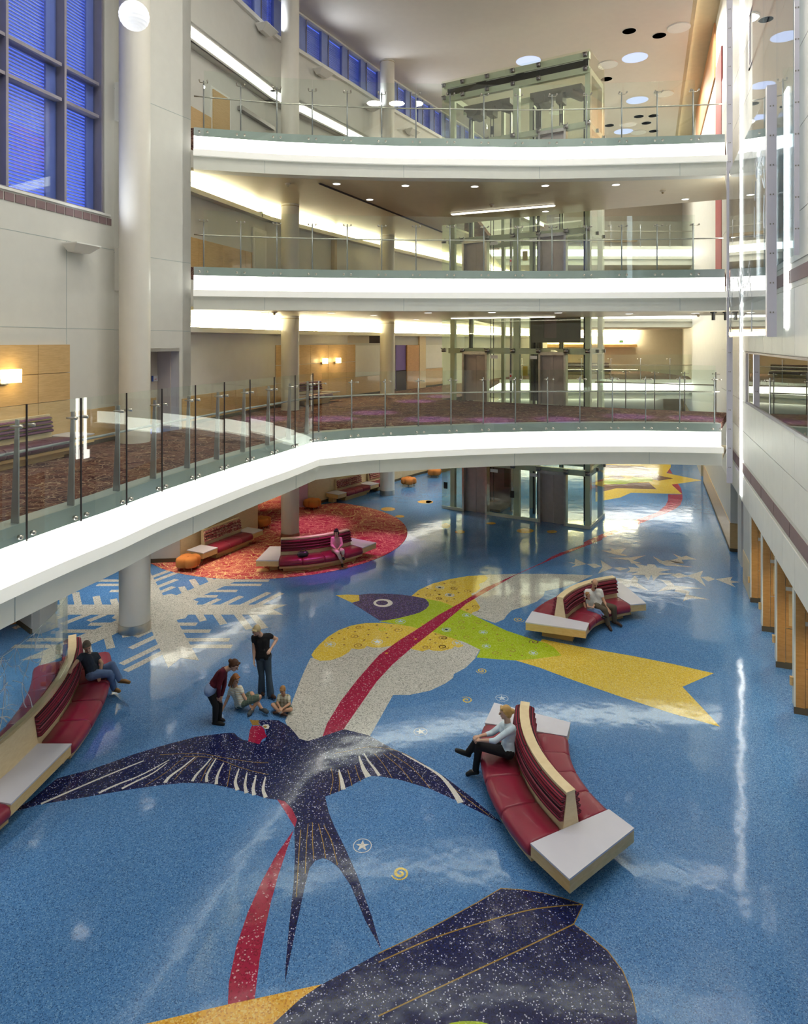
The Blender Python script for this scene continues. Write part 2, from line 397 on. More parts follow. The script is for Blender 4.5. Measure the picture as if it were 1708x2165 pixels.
# set-back corridor walls on levels 2, 3, 4 and the flush wall above
for W in (WC, WD, WE, WF, WG):
    mb = MB(); mb.wbox(W, -0.25, W.L + 0.25, Z2 - SOF, 8.95, -0.3, 0)
    mb.wbox(W, -0.25, W.L + 0.25, 8.8, Z4 + 3.6, -0.8, -0.5)
    mb.wbox(W, -0.1, W.L + 0.1, 18.15, 20.35, -0.3, 0); mb.wbox(W, -0.1, W.L + 0.1, 18.2, 18.3, -0.8, 0)
    struct('wall_left', mb, 'wall_white')
# clerestory windows (level 4) with sill, mullions and blind strips
wn = 1
def clerestory(W, t0, t1):
    global wn
    fr = MB(); fr.wbox(W, t0, t1, 20.25, 20.42, -0.3, 0.14); fr.wbox(W, t0, t1, 22.02, 22.14, -0.3, 0.02)
    f = struct('window_%d' % wn, fr, 'panel_white'); wn += 1
    n = max(1, round((t1 - t0) / 1.55)); st = (t1 - t0) / n
    for i in range(n):
        a = t0 + i * st
        g = MB().wbox(W, a + 0.5, a + st - .02, 20.42, 22.02, -0.16, -0.13).build('pane', 'window_glass', f)
        b = MB().wbox(W, a, a + 0.5, 20.42, 22.02, -0.22, -0.08).build('blind_strip', 'blue_blind', f)
        m = MB().wbox(W, a + 0.48, a + 0.52, 20.42, 22.02, -0.22, -0.04).build('mullion', 'mullion', f)
    sl = MB()
    z = 20.45
    while z < 22.0:
        sl.wbox(W, t0, t1, z, z + 0.035, -0.45, -0.36); z += 0.085
    sl.build('louvre_slat', 'slat_blue', f, kind='stuff')
clerestory(WB, 0.0, WB.L); clerestory(WC, 0.0, WC.L); clerestory(WD, 0, WD.L); clerestory(WE, 0, WE.L); clerestory(WF, 0, WF.L); clerestory(WG, 0, WG.L)
# big window in the near left wall
fr = MB()
tm = [WA.t_of(17), WA.t_of(140)]
tm = [tm[0] - 1.73, tm[0], tm[1], tj - 0.06]
for t in tm: fr.wbox(WA, t - 0.035, t + 0.035, 11.26, 20.8, -0.3, -0.02)
fr.wbox(WA, 8.0, tj, 11.22, 11.3, -0.35, -0.02)
wf = struct('window_%d' % wn, fr, 'mullion'); wn += 1
for z in (13.83, 14.70, 17.3, 18.2):
    for a, b in ((8.0, tm[0]), (tm[0], tm[1]), (tm[1], tm[2] - .1), (tm[2] + .04, tm[3] - .1)):
        MB().wbox(WA, a, b, z - 0.04, z + 0.04, -0.34, -0.04).build('shelf_rail', 'mullion', wf)
for a, b in ((8.0, tm[0]), (tm[0], tm[1]), (tm[1], tm[2]), (tm[2], tm[3])):
    z0 = 11.26
    for z1 in (13.83, 14.70, 17.3, 18.2, 20.8):
        MB().wbox(WA, a, b, z0, z1, -0.26, -0.235).build('pane', 'window_glass', wf); z0 = z1
    w_ = 0.36 if b < tj - 1 else 0.3
    MB().wbox(WA, b - w_, b - 0.04, 11.3, 20.8, -0.33, -0.28).build('blind_strip', 'blue_blind', wf)
sl = MB(); z = 11.3
while z < 20.8:
    sl.wbox(WA, tm[1] - .4, tj + .3, z, z + 0.02, -0.48, -0.42); z += 0.085
sl.build('louvre_slat', 'slat_blue', wf, kind='stuff')
# brick building across the street, seen through the near window
bd = thing('brick_building', 'pale brick building seen through the tall blue window beside the first column', 'building', (-29, 24, 0))
mb = MB(); mb.box(-33, -25.2, 4, 60, 0, 16.2)
bk, nt, b = nmat('brick_blue')
br = N(nt, 'ShaderNodeTexBrick'); br.inputs['Scale'].default_value = 2.2; br.inputs['Color1'].default_value = (.52, .52, .60, 1); br.inputs['Color2'].default_value = (.44, .44, .55, 1); br.inputs['Mortar'].default_value = (.62, .62, .7, 1)
rx = N(nt, 'ShaderNodeMapping'); rx.inputs['Rotation'].default_value = (math.pi/2, 0, math.pi/2)
nt.links.new(pos(nt), rx.inputs['Vector']); nt.links.new(rx.outputs[0], br.inputs['Vector']); nt.links.new(br.outputs['Color'], b.inputs['Base Color'])
mb.build('wall', 'brick_blue', bd)
for z in (11.4, 13.0):
    MB().box(-25.22, -25.0, 14, 50, z, z + .22).build('string_course', 'slat_blue', bd)
MB().box(-25.3, -25.0, 29.0, 29.5, 8, 14.5).build('corner_post', 'orange_paint', bd)
# sill grille strip under the big window: separate grilles
mb = MB(); mb.wbox(WA, 8, 17.5, 11.2, 11.26, -0.02, 0.05); tr = struct('trim_3', mb, 'panel_white')
zg0, zg1 = WA.z_of(110, 447), WA.z_of(110, 431)
t = 12.6
while t < 17.5:
    MB().wbox(WA, t, min(t + 0.26, 17.55), zg0, zg1, 0.0, 0.022).build('vent_grille', 'grille_brown', tr); t += 0.30
# seams of the near wall boards
def wall_seam(W, par, t0, t1, z0, z1): MB().wbox(W, t0, t1, z0, z1, 0.0, 0.004).build('board_joint', 'slab_edge', par)
zs1 = WA.z_of(120, 506); zs2 = WA.z_of(130, 694.5)
wall_seam(WA, wl, 9, WA.L, zs1, zs1 + .014); wall_seam(WA, wl, 9, WA.L, zs2, zs2 + .014); wall_seam(WA, wl, WA.t_of(140), WA.t_of(140) + .014, 7.73, zs1)
for v_, u_ in ((551, 360), (700, 360), (236, 360)): 
    zz = WB.z_of(u_, v_); wall_seam(WB, wl, 0, WB.L, zz, zz + .014)
# projecting square duct cover beside the column
for (va, vb) in ((175, 255), (525, 615)):
    t_ = WA.t_of(243); mb = MB(); mb.wbox(WA, t_ - .02, WA.L + .2, WA.z_of(243, vb), WA.z_of(243, va), 0, 0.16); struct('trim_%d' % (4 if va < 200 else 5), mb, 'panel_white')
# wood panelling on level 2: near bay, wainscots, far bay; light boards between
def wain(W, t0, t1, z0, z1, mat='maple', name='wood_panel', par=None, o=0.03):
    return MB().wbox(W, t0, t1, z0, z1, 0, o).build(name, mat, par)
w2 = struct('trim_6', MB().wbox(WA, 4, WA.L, Z2, Z2 + .1, 0, 0.05), 'base_dark')
tp = WA.t_of(140); tq = WA.t_of(78)
zz = [Z2 + .1, 6.35, 7.03, 7.73]
for i in range(3):
    a = tp - 0.01
    for wdt in (1.0, 1.5, 1.5, 1.5):
        wain(WA, a - wdt + .012, a, zz[i] + .006, zz[i+1] - .006, par=w2, o=0.12); a -= wdt
wain(WA, tp + .01, WA.L, Z2 + .1, 6.02, par=w2)
w3 = struct('trim_7', MB().wbox(WC, 0, WC.L, Z2, Z2 + .1, 0, 0.05), 'base_dark')
for i in range(4): wain(WC, i * WC.L / 4 + .006, (i + 1) * WC.L / 4 - .006, Z2 + .1, 6.02, par=w3)
wain(WB, d1 + .1, WB.L, Z2, 6.02, par=w3)
w4 = struct('trim_8', MB().wbox(WD, 0, WD.L, Z2, Z2 + .1, 0, 0.05), 'base_dark')
ts = [0.0, WD.t_of(655), WD.t_of(693), WD.t_of(731), WD.t_of(750)]
for i in range(4):
    wain(WD, ts[i] + .006, ts[i+1] - .006, Z2 + .1, 6.05, par=w4); wain(WD, ts[i] + .006, ts[i+1] - .006, 6.06, 6.8, par=w4); wain(WD, ts[i] + .006, ts[i+1] - .006, 6.82, 7.65, par=w4)
wain(WD, ts[4] + .01, WD.L, 6.06, 7.6, 'panel_white', 'white_panel', w4, .05); wain(WD, ts[4] + .01, WD.L, Z2 + .1, 6.04, par=w4)
MB().wbox(WD, WD.t_of(735), WD.t_of(779), 7.72, 8.08, 0, .04).build('opening_sheet', 'wall_beige', w4)
MB().wbox(WD, WD.t_of(779), WD.L, 7.72, 8.08, 0, .04).build('opening_sheet', 'dark_opening', w4)  # flat dark sheet, painted as the shade inside an opening
w5 = struct('trim_9', MB().wbox(WE, 0, WE.L, Z2, Z2 + .1, 0, 0.05), 'base_dark')
MB().wbox(WE, WE.t_of(836), WE.t_of(857), Z2, 7.6, 0, .03).build('doorway_room', 'purple_paint', w5)
MB().wbox(WE, WE.t_of(836), WE.t_of(857), Z2, 6.2, 0.03, .06).build('opening_sheet', 'dark_opening', w5)  # the doorway's inner shade, painted as a dark sheet
wain(WE, WE.t_of(898), WE.L, 6.2, 7.6, 'panel_white', 'white_panel', w5, .05); wain(WE, WE.t_of(884), WE.t_of(897), Z2, 8.1, 'maple_light', par=w5, o=.1); wain(WE, WE.t_of(898), WE.L, Z2 + .1, 6.18, par=w5)
dr = struct('door_2', MB().wbox(WE, WE.t_of(857), WE.t_of(882), Z2 + .02, 7.6, 0.04, 0.12), 'maple_deep')
# level 3 wainscot, door, and level 4 door
w6 = struct('trim_10', MB().wbox(WC, 0, WC.L, Z3, Z3 + .1, -0.5, -0.45), 'base_dark')
for i in range(4): MB().wbox(WC, i * WC.L/4 + .006, (i+1) * WC.L/4 - .006, Z3 + .1, 11.35, -0.5, -0.47).build('wood_panel', 'maple', w6)
a, b_ = WC.t_of(532, -.5), WC.t_of(560, -.5)
dr = struct('door_3', MB().wbox(WC, a, b_, Z3, Z3 + 2.2, -0.5, -0.42), 'panel_white')
MB().wbox(WC, a + .15, b_ - .15, Z3 + .15, Z3 + 2.05, -0.42, -0.41).build('door_leaf', 'fascia_white', dr)
a, b_ = WD.t_of(700, -.5), WD.t_of(705, -.5); MB().wbox(WD, a, b_, Z3, 13.0, -0.5, -0.3).build('pier', 'slot_brown', w6)
a, b_ = WD.t_of(852, -.5), WD.t_of(868, -.5); MB().wbox(WD, a - 1.2, b_, Z3, 12.6, -0.5, -0.44).build('green_panel', 'lime_paint', w6)
a, b_ = WC.t_of(447, -.5), WC.t_of(482, -.5)
dr = struct('door_4', MB().wbox(WC, a - .1, b_ + .1, Z4, Z4 + 2.35, -0.5, -0.46), 'panel_white')
MB().wbox(WC, a, b_, Z4 + .05, Z4 + 2.25, -0.46, -0.42).build('door_leaf', 'maple', dr)
MB().wbox(WC, b_ - .2, b_ - .08, Z4 + 1.0, Z4 + 1.06, -0.42, -0.36).build('door_handle', 'steel', dr)
a, b_ = WC.t_of(502, -.5), WC.t_of(572, -.5)
MB().wbox(WC, a, b_, Z4 + 2.1, Z4 + 2.25, -0.5, -0.3).build('shutter_rail', 'steel_dark', dr)
w7 = struct('trim_11', MB().wbox(WC, 0, WC.t_of(445, -.5), Z4, Z4 + 1.2, -0.5, -0.46), 'maple')
# light coves along the left wall (lip + hidden lamp strip)
cv = 0
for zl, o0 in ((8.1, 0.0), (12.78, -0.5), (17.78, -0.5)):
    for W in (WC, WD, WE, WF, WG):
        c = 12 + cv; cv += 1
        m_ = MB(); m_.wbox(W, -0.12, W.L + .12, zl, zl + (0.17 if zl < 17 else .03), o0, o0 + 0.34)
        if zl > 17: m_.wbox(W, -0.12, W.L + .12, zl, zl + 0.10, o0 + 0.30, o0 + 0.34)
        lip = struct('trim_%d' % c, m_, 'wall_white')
        if zl < 17: MB().wbox(W, 0, W.L, zl + 0.172, zl + 0.20, o0 + 0.06, o0 + 0.2).build('cove_glow', 'cove_light', lip)
        else: MB().wbox(W, 0, W.L, zl + 0.06, 18.16, o0 + 0.25, o0 + 0.27).build('cove_glow', 'band_light', lip)
# ---- ground floor left side
struct('ceiling', MB().prism([(-24, -8), (-12.6, -8), (-12.5, 2), (-8.05, 18.2), (-6.9, 21.0), (-7.05, 21.3), (-5.35, 27.2), (-1.35, 34.7), (2.3, 40.9), (6, 47), (12.4, 58), (12.4, 62), (-24, 62)], Z2 - SOF, Z2 - SOF + .1), 'soffit_paint')
struct('wall_left', MB().box(-24.3, -24, -8, 62, 0, Z2 - SOF), 'wall_white')
mbx = MB(); mbx.wbox(RW, rt(-26), rt(60), 0, 2.75, -3.2, -3.0); mbx.wbox(RW, rt(-26), rt(60), 2.62, 2.8, -3.2, -0.1); struct('wall_right', mbx, 'wall_beige')
LA = Wall((-13.9, 2.2), (-10.9, 17.2)); 
mb = MB(); mb.wbox(LA, -10, LA.L, 0, Z2 - SOF, -0.3, 0); struct('wall_left', mb, 'wall_beige')
jb = MB(); jb.prism([(-9.95, 17.65), (-9.7, 17.58), (-9.45, 18.0), (-9.7, 18.1)], 0, Z2 - SOF); jb.prism([(-10.72, 18.28), (-9.95, 17.62), (-9.8, 17.8), (-10.5, 18.4)], 0, Z2 - SOF)
struct('wall_left', jb, 'wall_white')
b1 = MB(); b1.prism([(-10.74, 18.26), (-9.96, 17.58), (-9.93, 17.62), (-10.7, 18.3)], 0, 0.12); struct('baseboard_left', b1, 'base_dark')
dd = MB(); dd.prism([(-12.4, 17.6), (-10.9, 18.2), (-10.95, 18.3), (-12.45, 17.7)], 0, 2.3); dr = struct('door_5', dd, 'maple_deep')
MB().prism([(-10.93, 18.12), (-10.72, 18.22), (-10.78, 18.36), (-10.98, 18.26)], 0, 2.4).build('door_frame', 'maple_deep', dr)
wm = MB(); wm.prism([(-8.95, 23.25), (-7.93, 23.35), (-7.95, 23.65), (-8.95, 23.6)], 0, Z2 - SOF); struct('wall_left', wm, 'wall_white')
b1 = MB(); b1.prism([(-8.95, 23.21), (-7.93, 23.31), (-7.93, 23.35), (-8.95, 23.25)], 0, 0.14); struct('baseboard_left', b1, 'base_dark')
L1A = Wall((-7.93, 23.35), (-6.02, 27.1))
struct('wall_left', MB().wbox(L1A, 0, L1A.L, 0, Z2 - SOF, -0.3, 0), 'wall_beige')
w8 = struct('trim_40', MB().wbox(L1A, 0, L1A.L, 0, 0.12, 0, 0.05), 'base_dark')
for i in range(3):
    a, b_ = i * L1A.L / 3, (i + 1) * L1A.L / 3
    wain(L1A, a + .006, b_ - .006, .12, 1.3, 'maple_light', par=w8); wain(L1A, a + .006, b_ - .006, 1.31, 2.6, 'maple_light', par=w8)
pk = MB(); pk.prism([(-4.92, 31.0), (-4.54, 31.15), (-4.6, 31.5), (-5.0, 31.4)], 0, Z2 - SOF); struct('wall_left', pk, 'pink_tint')  # the pink light on this wall is put into its colour
L1B = Wall((-4.54, 31.15), (0.8, 38.6)); L1C = Wall((0.8, 38.6), (7.0, 46.0))
for W in (L1B, L1C):
    struct('wall_left', MB().wbox(W, 0, W.L, 0, Z2 - SOF, -0.3, 0), 'wall_beige')
    w9 = struct('trim_%d' % (41 if W is L1B else 42), MB().wbox(W, 0, W.L, 0, 0.12, 0, 0.05), 'base_dark')
    n = 6
    for i in range(n):
        a, b_ = i * W.L / n, (i + 1) * W.L / n
        wain(W, a + .006, b_ - .006, .12, 1.25, 'maple_light', par=w9)
        if i: wain(W, a + .006, b_ - .006, 1.26, 2.4, 'maple_light', par=w9)
        else: wain(W, a + .006, b_ - .006, 1.26, 2.4, 'panel_white', 'white_panel', w9)
struct('wall_left', MB().prism([(-14, 36), (-5, 41), (-5.1, 41.3), (-14.1, 36.3)], 0, Z2 - SOF), 'orange_paint')
struct('wall_left', MB().box(-20.3, -20, 8, 40, 0, Z2 - SOF), 'wall_white')
# light cove along the top of the ground-floor walls, under the walkway
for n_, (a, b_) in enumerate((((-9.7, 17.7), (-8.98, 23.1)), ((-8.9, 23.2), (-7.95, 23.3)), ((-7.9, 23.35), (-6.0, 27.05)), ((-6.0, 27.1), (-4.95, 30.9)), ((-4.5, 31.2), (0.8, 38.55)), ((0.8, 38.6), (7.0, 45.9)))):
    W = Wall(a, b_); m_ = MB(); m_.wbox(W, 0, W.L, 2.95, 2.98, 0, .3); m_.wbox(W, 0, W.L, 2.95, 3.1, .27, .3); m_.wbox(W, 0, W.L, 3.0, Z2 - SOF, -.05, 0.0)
    lip = struct('trim_%d' % (70 + n_), m_, 'wall_white'); MB().wbox(W, 0, W.L, 3.0, 3.55, 0.0, 0.03).build('cove_glow', 'cove_wall_glow', lip)  # glowing panel stands in for the cove-lit wall
W = Wall((3.5, 55.8), (21.5, 55.8)); struct('trim_76', MB().wbox(W, 0, W.L, 3.0, 3.6, 0.0, .05), 'cove_wall_glow')  # lit top of the far wall, also drawn as a glowing band
# ---- right wall: panels, grilles, windows, light slots
mb = MB(); mb.wbox(RW, rt(-26), rt(60), 2.6, ZC + .6, -0.5, -0.04); rw = struct('wall_right', mb, 'panel_white')
tw0, tw1 = rt(-1.3), RW.t_of(1578)
rows = [(2.6, 3.42), (3.98, 4.90), (4.92, 5.86), (5.88, 7.48), (7.50, 8.92), (9.48, 10.43), (10.45, 12.12), (12.14, 13.74), (13.76, 15.36), (15.38, 17.0), (17.02, 18.6)]
CW = 1.34
for (z0, z1) in rows:
    t = rt(-1.4)
    while t < rt(13.5):
        t1 = t + CW
        if not (z0 == 5.88 and t1 < tw1 + CW * .5 and t > tw0 - 1):
            MB().wbox(RW, t + .006, t1 - .006, z0, z1, -0.04, 0.0).build('wall_panel', 'panel_white', rw)
        t = t1
for z0, z1 in ((3.42, 3.98), (8.94, 9.46)):
    mb = MB(); mb.wbox(RW, rt(-1.4), rt(13.5), z0, z1, -0.04, -0.02); fr = struct('trim_%d' % (43 if z0 < 5 else 44), mb, 'wall_white')
    t = rt(-1.4); ln = 1.9
    while t < rt(10):
        MB().wbox(RW, t + .03, t + ln - .03, z0 + .12, z1 - .12, -0.02, 0.0).build('vent_grille', 'grille_brown', fr); t += ln
def wall_window(idx, t0, t1, z0, z1):
    fr = MB(); fr.wbox(RW, t0, t1, z0, z0 + .07, -0.3, 0.03); fr.wbox(RW, t0, t1, z1 - .05, z1, -0.3, 0.03); fr.wbox(RW, t1 - .25, t1, z0, z1, -0.3, 0.03); fr.wbox(RW, t0, t0 + .08, z0, z1, -.3, .03)
    f = struct('window_%d' % idx, fr, 'mullion')
    MB().wbox(RW, t0, t1 - .25, z0, z1, -0.012, -0.004).build('pane', 'dark_glass', f)
    MB().wbox(RW, t0, t1, z0, z1, -0.039, -0.035).build('backing', 'dark_opening', f) if False else None
    return f
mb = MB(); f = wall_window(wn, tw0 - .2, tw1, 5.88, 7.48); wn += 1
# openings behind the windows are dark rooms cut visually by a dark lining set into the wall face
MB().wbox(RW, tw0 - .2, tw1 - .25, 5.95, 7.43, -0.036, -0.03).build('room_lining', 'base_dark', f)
f = wall_window(wn, RW.t_of(1614), RW.t_of(1563), RW.z_of(1565, 470) - .9, RW.z_of(1565, 363)); wn += 1
MB().wbox(RW, RW.t_of(1614), RW.t_of(1563) - .25, RW.z_of(1565, 470) - .85, RW.z_of(1565, 363) - .05, -0.036, -0.03).build('room_lining', 'wall_beige', f)
f = wall_window(wn, RW.t_of(1640), RW.t_of(1584), RW.z_of(1586, 130) - .2, RW.z_of(1586, 30)); wn += 1
MB().wbox(RW, RW.t_of(1640), RW.t_of(1584) - .25, RW.z_of(1586, 130) - .15, RW.z_of(1586, 30) - .05, -0.036, -0.03).build('room_lining', 'wall_beige', f)
# vertical light slots behind the glass art panes
sl1 = MB().wbox(RW, rt(8.15), rt(8.5), 2.75, 21.5, 0.0, 0.03); struct('trim_45', sl1, 'slot_light')
sl2 = MB().wbox(RW, rt(0.55), rt(0.95), 8.1, 13.35, 0.0, 0.03); struct('trim_46', sl2, 'slot_light')
# ground floor right side: niche partitions, walls beyond
mb = MB(); mb.wbox(RW, rt(-14), rt(11), 0, 2.62, -2.4, -2.2); struct('wall_right', mb, 'wall_beige')
mb = MB(); mb.wbox(RW, rt(-14), rt(11), 2.58, 2.7, -2.4, -0.02); struct('trim_47', mb, 'wall_white')
mb = MB(); mb.wbox(RW, rt(6.55), rt(8.1), 0.0, 2.6, -0.3, -0.03); struct('wall_right', mb, 'wall_white')
mb = MB(); mb.wbox(RW, rt(6.55), rt(8.1), 0.0, 1.05, -0.03, -0.01); struct('trim_48', mb, 'maple_light')
mb = MB(); mb.wbox(RW, rt(8.3), rt(8.75), 0.0, 2.6, -0.8, -0.5); struct('wall_right', mb, 'pink_tint')
mb = MB(); mb.wbox(RW, rt(9.6), rt(10.6), 0.0, 2.6, -0.5, -0.15); struct('wall_right', mb, 'wall_white')
mb = MB(); mb.wbox(RW, rt(11.4), rt(24), 0.0, 2.6, -0.35, 0.0); struct('wall_right', mb, 'wall_white')
mb = MB(); mb.wbox(RW, rt(11.38), rt(24), 0.12, 1.05, -0.36, 0.02); t49 = struct('trim_49', mb, 'maple')
mb = MB(); mb.wbox(RW, rt(11.37), rt(24), 0.0, 0.12, -0.37, 0.03); struct('baseboard_right', mb, 'base_dark')
mb = MB(); mb.wbox(RW, rt(26), rt(48), 0.0, 2.6, -0.35, 0.0); struct('wall_right', mb, 'maple_light')
# ---- columns
def column(x, y, r, z1, seams):
    c = struct('column', MB().lathe((x, y, 0), [(r, 0.0), (r, z1)], 40), 'column_paint', smooth='auto')
    MB().lathe((x, y, 0), [(r + .012, 0.004), (r + .012, 0.24)], 40).build('base_ring', 'steel', c, 'auto', fix=True)
    for z in seams: MB().lathe((x, y, 0), [(r + .004, z), (r + .004, z + .03)], 40).build('joint_ring', 'slot_brown', c, 'auto')
    return c
column(-7.29, 17.87, 0.40, ZC, ()); column(-4.52, 26.2, 0.355, ZC, (Z3 - SOF - .12, Z4 - SOF - .1)); column(-0.855, 33.7, 0.37, ZC, (Z3 - SOF - .1, Z4 - SOF - .1, ZC - .1))
p_ = G(1500, 1024); column(p_.x, p_.y, 0.28, Z2 - SOF, ())
# ---- far side of the hall: bridges, end wall and level fronts seen past the lifts
fb = MB()
for z in (Z2, Z3, Z4): fb.box(2, 22.0, 47.0, 60, z - SOF, z)
struct('walkway_far', fb, 'wall_beige')
fb = MB()
for z in (Z2, Z3, Z4):
    fb.box(2, 22.0, 46.98, 47.0, z - .75, z - .25)
struct('walkway_far', fb, 'band_light')
fb = MB()
for z in (Z2, Z3, Z4): fb.box(2, 22.0, 46.7, 47.0, z - .95, z - .75); fb.box(2, 22, 46.85, 47.0, z - SOF, z - .95); fb.box(2, 22, 46.97, 47.0, z - .25, z)
struct('walkway_far', fb, 'fascia_white')
fb = MB()
for z in (Z2, Z3, Z4): fb.box(4, 21, 59.4, 60, z + 2.2, z + 2.45)
struct('trim_50', fb, 'maple')
fb = MB()
for z in (Z2, Z3): fb.box(4, 21, 59.3, 59.4, z + 3.2, z + 3.5)
struct('trim_51', fb, 'cove_light')
struct('wall_far', MB().box(3, 22, 56, 56.3, 0, Z2 - SOF), 'wall_white')
struct('carpet_far', MB().box(2, 22, 47.2, 59.9, Z2, Z2 + .01), 'carpet_plum')
# tall coloured bands near the slot by the right wall, level 4
mb = MB(); mb.wbox(RW, rt(14.5), rt(17), Z3, ZC - 2, -0.04, 0.02); struct('trim_52', mb, 'red_paint')
mb = MB(); mb.wbox(RW, rt(17.5), rt(30), ZC - 2.2, ZC + .3, -0.04, 0.03); struct('trim_53', mb, 'orange_paint')
# ================================================================== BRIDGES AND GLASS RAILINGS
P34 = catmull([(-6.66, 20.90), (-3.95, 21.55), (-0.77, 21.95), (1.5, 22.06), (4.7, 22.15), (8.1, 21.87), (10.5, 21.6)], 8)
P2L = catmull([(-7.2, 3.0), (-6.2, 7.6), (-5.79, 9.46), (-5.5, 10.6), (-5.2, 11.6), (-4.93, 12.8), (-4.6, 13.9), (-3.9, 16.1), (-3.3, 17.7), (-2.70, 19.5)], 6)
P2R = catmull([(-2.70, 19.5), (-1.62, 20.2), (-0.62, 20.65), (1.52, 21.3), (3.73, 21.75), (5.96, 21.98), (8.23, 22.0), (10.45, 21.75)], 6)
def ribbon(mb, path, o0, o1, z0, z1):           # box section swept along a plan path (offset to the right of travel)
    a, b = offset_path(path, o0), offset_path(path, o1)
    rows = [[(p.x, p.y, z0), (q.x, q.y, z0), (q.x, q.y, z1), (p.x, p.y, z1)] for p, q in zip(a, b)]
    return mb.sweep(rows)
def resample(path, step, start=0.0):
    out = []; acc = 0.0; nxt = start
    for a, b in zip(path[:-1], path[1:]):
        L = (b - a).length
        while nxt <= acc + L + 1e-6:
            t = (nxt - acc) / L; p = a.lerp(b, t); out.append((p, (b - a).normalized())); nxt += step
        acc += L
    return out
def bridge(path, z, name):
    d = struct(name, ribbon(MB(), path, -0.35, 0.0, z - 0.27, z), 'slab_edge', fix=True)
    ribbon(MB(), path, -0.04, 0.0, z - 0.74, z - 0.27).build('light_panel', 'band_light', d, fix=True)
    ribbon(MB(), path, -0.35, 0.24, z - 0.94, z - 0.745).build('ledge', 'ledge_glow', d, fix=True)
    ribbon(MB(), path, -0.35, 0.12, z - SOF, z - 0.94).build('beam', 'fascia_white', d, fix=True)
    # fascia board joints and the frosted panel joints in front of the light
    for p, t in resample(path, 4.55, 2.2):
        n = Vector((t.y, -t.x)); c = p + n * 0.122
        MB().obox((c.x, c.y, z - 1.15), math.atan2(t.y, t.x), 0.006, 0.004, 0.2).build('board_joint', 'slab_edge', d)
    return d
def railing(path, z, step, start, label, blade, name='glass_railing', group=None):
    r = thing(name, label, 'railing', (path[0].x, path[0].y, z), 0, group)
    st = resample(path, step, start)
    pts = [p for p, t in st]
    gap = 0.008
    for (p, t), (q, t2) in zip(st[:-1], st[1:]):
        d = (q - p).normalized(); n = Vector((d.y, -d.x)); a = p + n * 0.10 + d * gap; b = q + n * 0.10 - d * gap
        m = MB(); e = n * 0.008
        m.hexa([(a.x - e.x, a.y - e.y, z - .735), (a.x + e.x, a.y + e.y, z - .735), (b.x + e.x, b.y + e.y, z - .735), (b.x - e.x, b.y - e.y, z - .735)],
               [(a.x - e.x, a.y - e.y, z + 1.78), (a.x + e.x, a.y + e.y, z + 1.78), (b.x + e.x, b.y + e.y, z + 1.78), (b.x - e.x, b.y - e.y, z + 1.78)])
        m.build('glass_panel', 'rail_glass', r, fix=True)
    for p, t in st:
        n = Vector((t.y, -t.x)); c = p - n * 0.10; yaw = math.atan2(t.y, t.x)
        m = MB()
        if blade:                                   # tapered flat blade, wide face across the walk
            for s_ in (1,):
                b0, b1 = 0.10, 0.055; k = p - n * 0.03
                def q(o, along, zz): w_ = k - n * o + t * along; return (w_.x, w_.y, zz)
                m.hexa([q(0, -.012, z - .25), q(0, .012, z - .25), q(b0 * 1.5, .012, z - .25), q(b0 * 1.5, -.012, z - .25)][::-1],
                       [q(0, -.012, z + 1.55), q(0, .012, z + 1.55), q(b1, .012, z + 1.55), q(b1, -.012, z + 1.55)][::-1])
            m.build('post', 'post_grey', r, fix=True)
            MB().obox((p.x + n.x * .11, p.y + n.y * .11, z + .765), yaw, 0.008, 0.012, 1.015).build('panel_joint', 'joint_dark', r)
        else:
            m.tube([(c.x, c.y, z - .05), (c.x, c.y, z + 1.53)], 0.022, 8); m.build('post', 'post_grey', r, True)
        br = MB(); a, b = p + t * .12, p - t * .12; w_ = n * 0.07
        br.tube([(a.x - w_.x, a.y - w_.y, z + 1.46), (b.x - w_.x, b.y - w_.y, z + 1.46)], 0.011, 6)
        for e in (a, b):
            br.tube([(e.x - n.x * .07, e.y - n.y * .07, z + 1.46), (e.x + n.x * .135, e.y + n.y * .135, z + 1.46)], [0.012, 0.03], 8)
        br.build('clamp', 'steel', r, True)
        for e in (a, b):
            bo = MB(); bo.tube([(e.x + n.x * .08, e.y + n.y * .08, z - .16), (e.x + n.x * .14, e.y + n.y * .14, z - .16)], 0.034, 10); bo.build('bolt', 'steel', r, True)
    m = MB(); hp = offset_path(path, -0.16)
    m.tube([(p.x, p.y, z + 1.04) for p in hp], 0.024, 8); m.build('handrail', 'steel' if not blade else 'post_grey', r, True)
    return r
bridge(P34, Z4, 'bridge_deck'); bridge(P34, Z3, 'bridge_deck')
bridge(P2L, Z2, 'bridge_deck'); bridge(P2R, Z2, 'bridge_deck')
P34r = P34
railing(P34r, Z4, 1.145, 0.3, 'glass railing with thin steel posts along the topmost bridge, beside the lift tops', False)
railing(P34r, Z3, 1.145, 0.3, 'glass railing with thin steel posts along the middle bridge, two white globes reflected in it', False)
railing(P2L, Z2, 1.105, 0.35, 'glass railing with grey blade posts and dark panel joints on the angled lower walkway', True)
railing(P2R, Z2, 1.10, 0.25, 'glass railing with slim posts fronting the plum carpet on the lowest bridge', False)
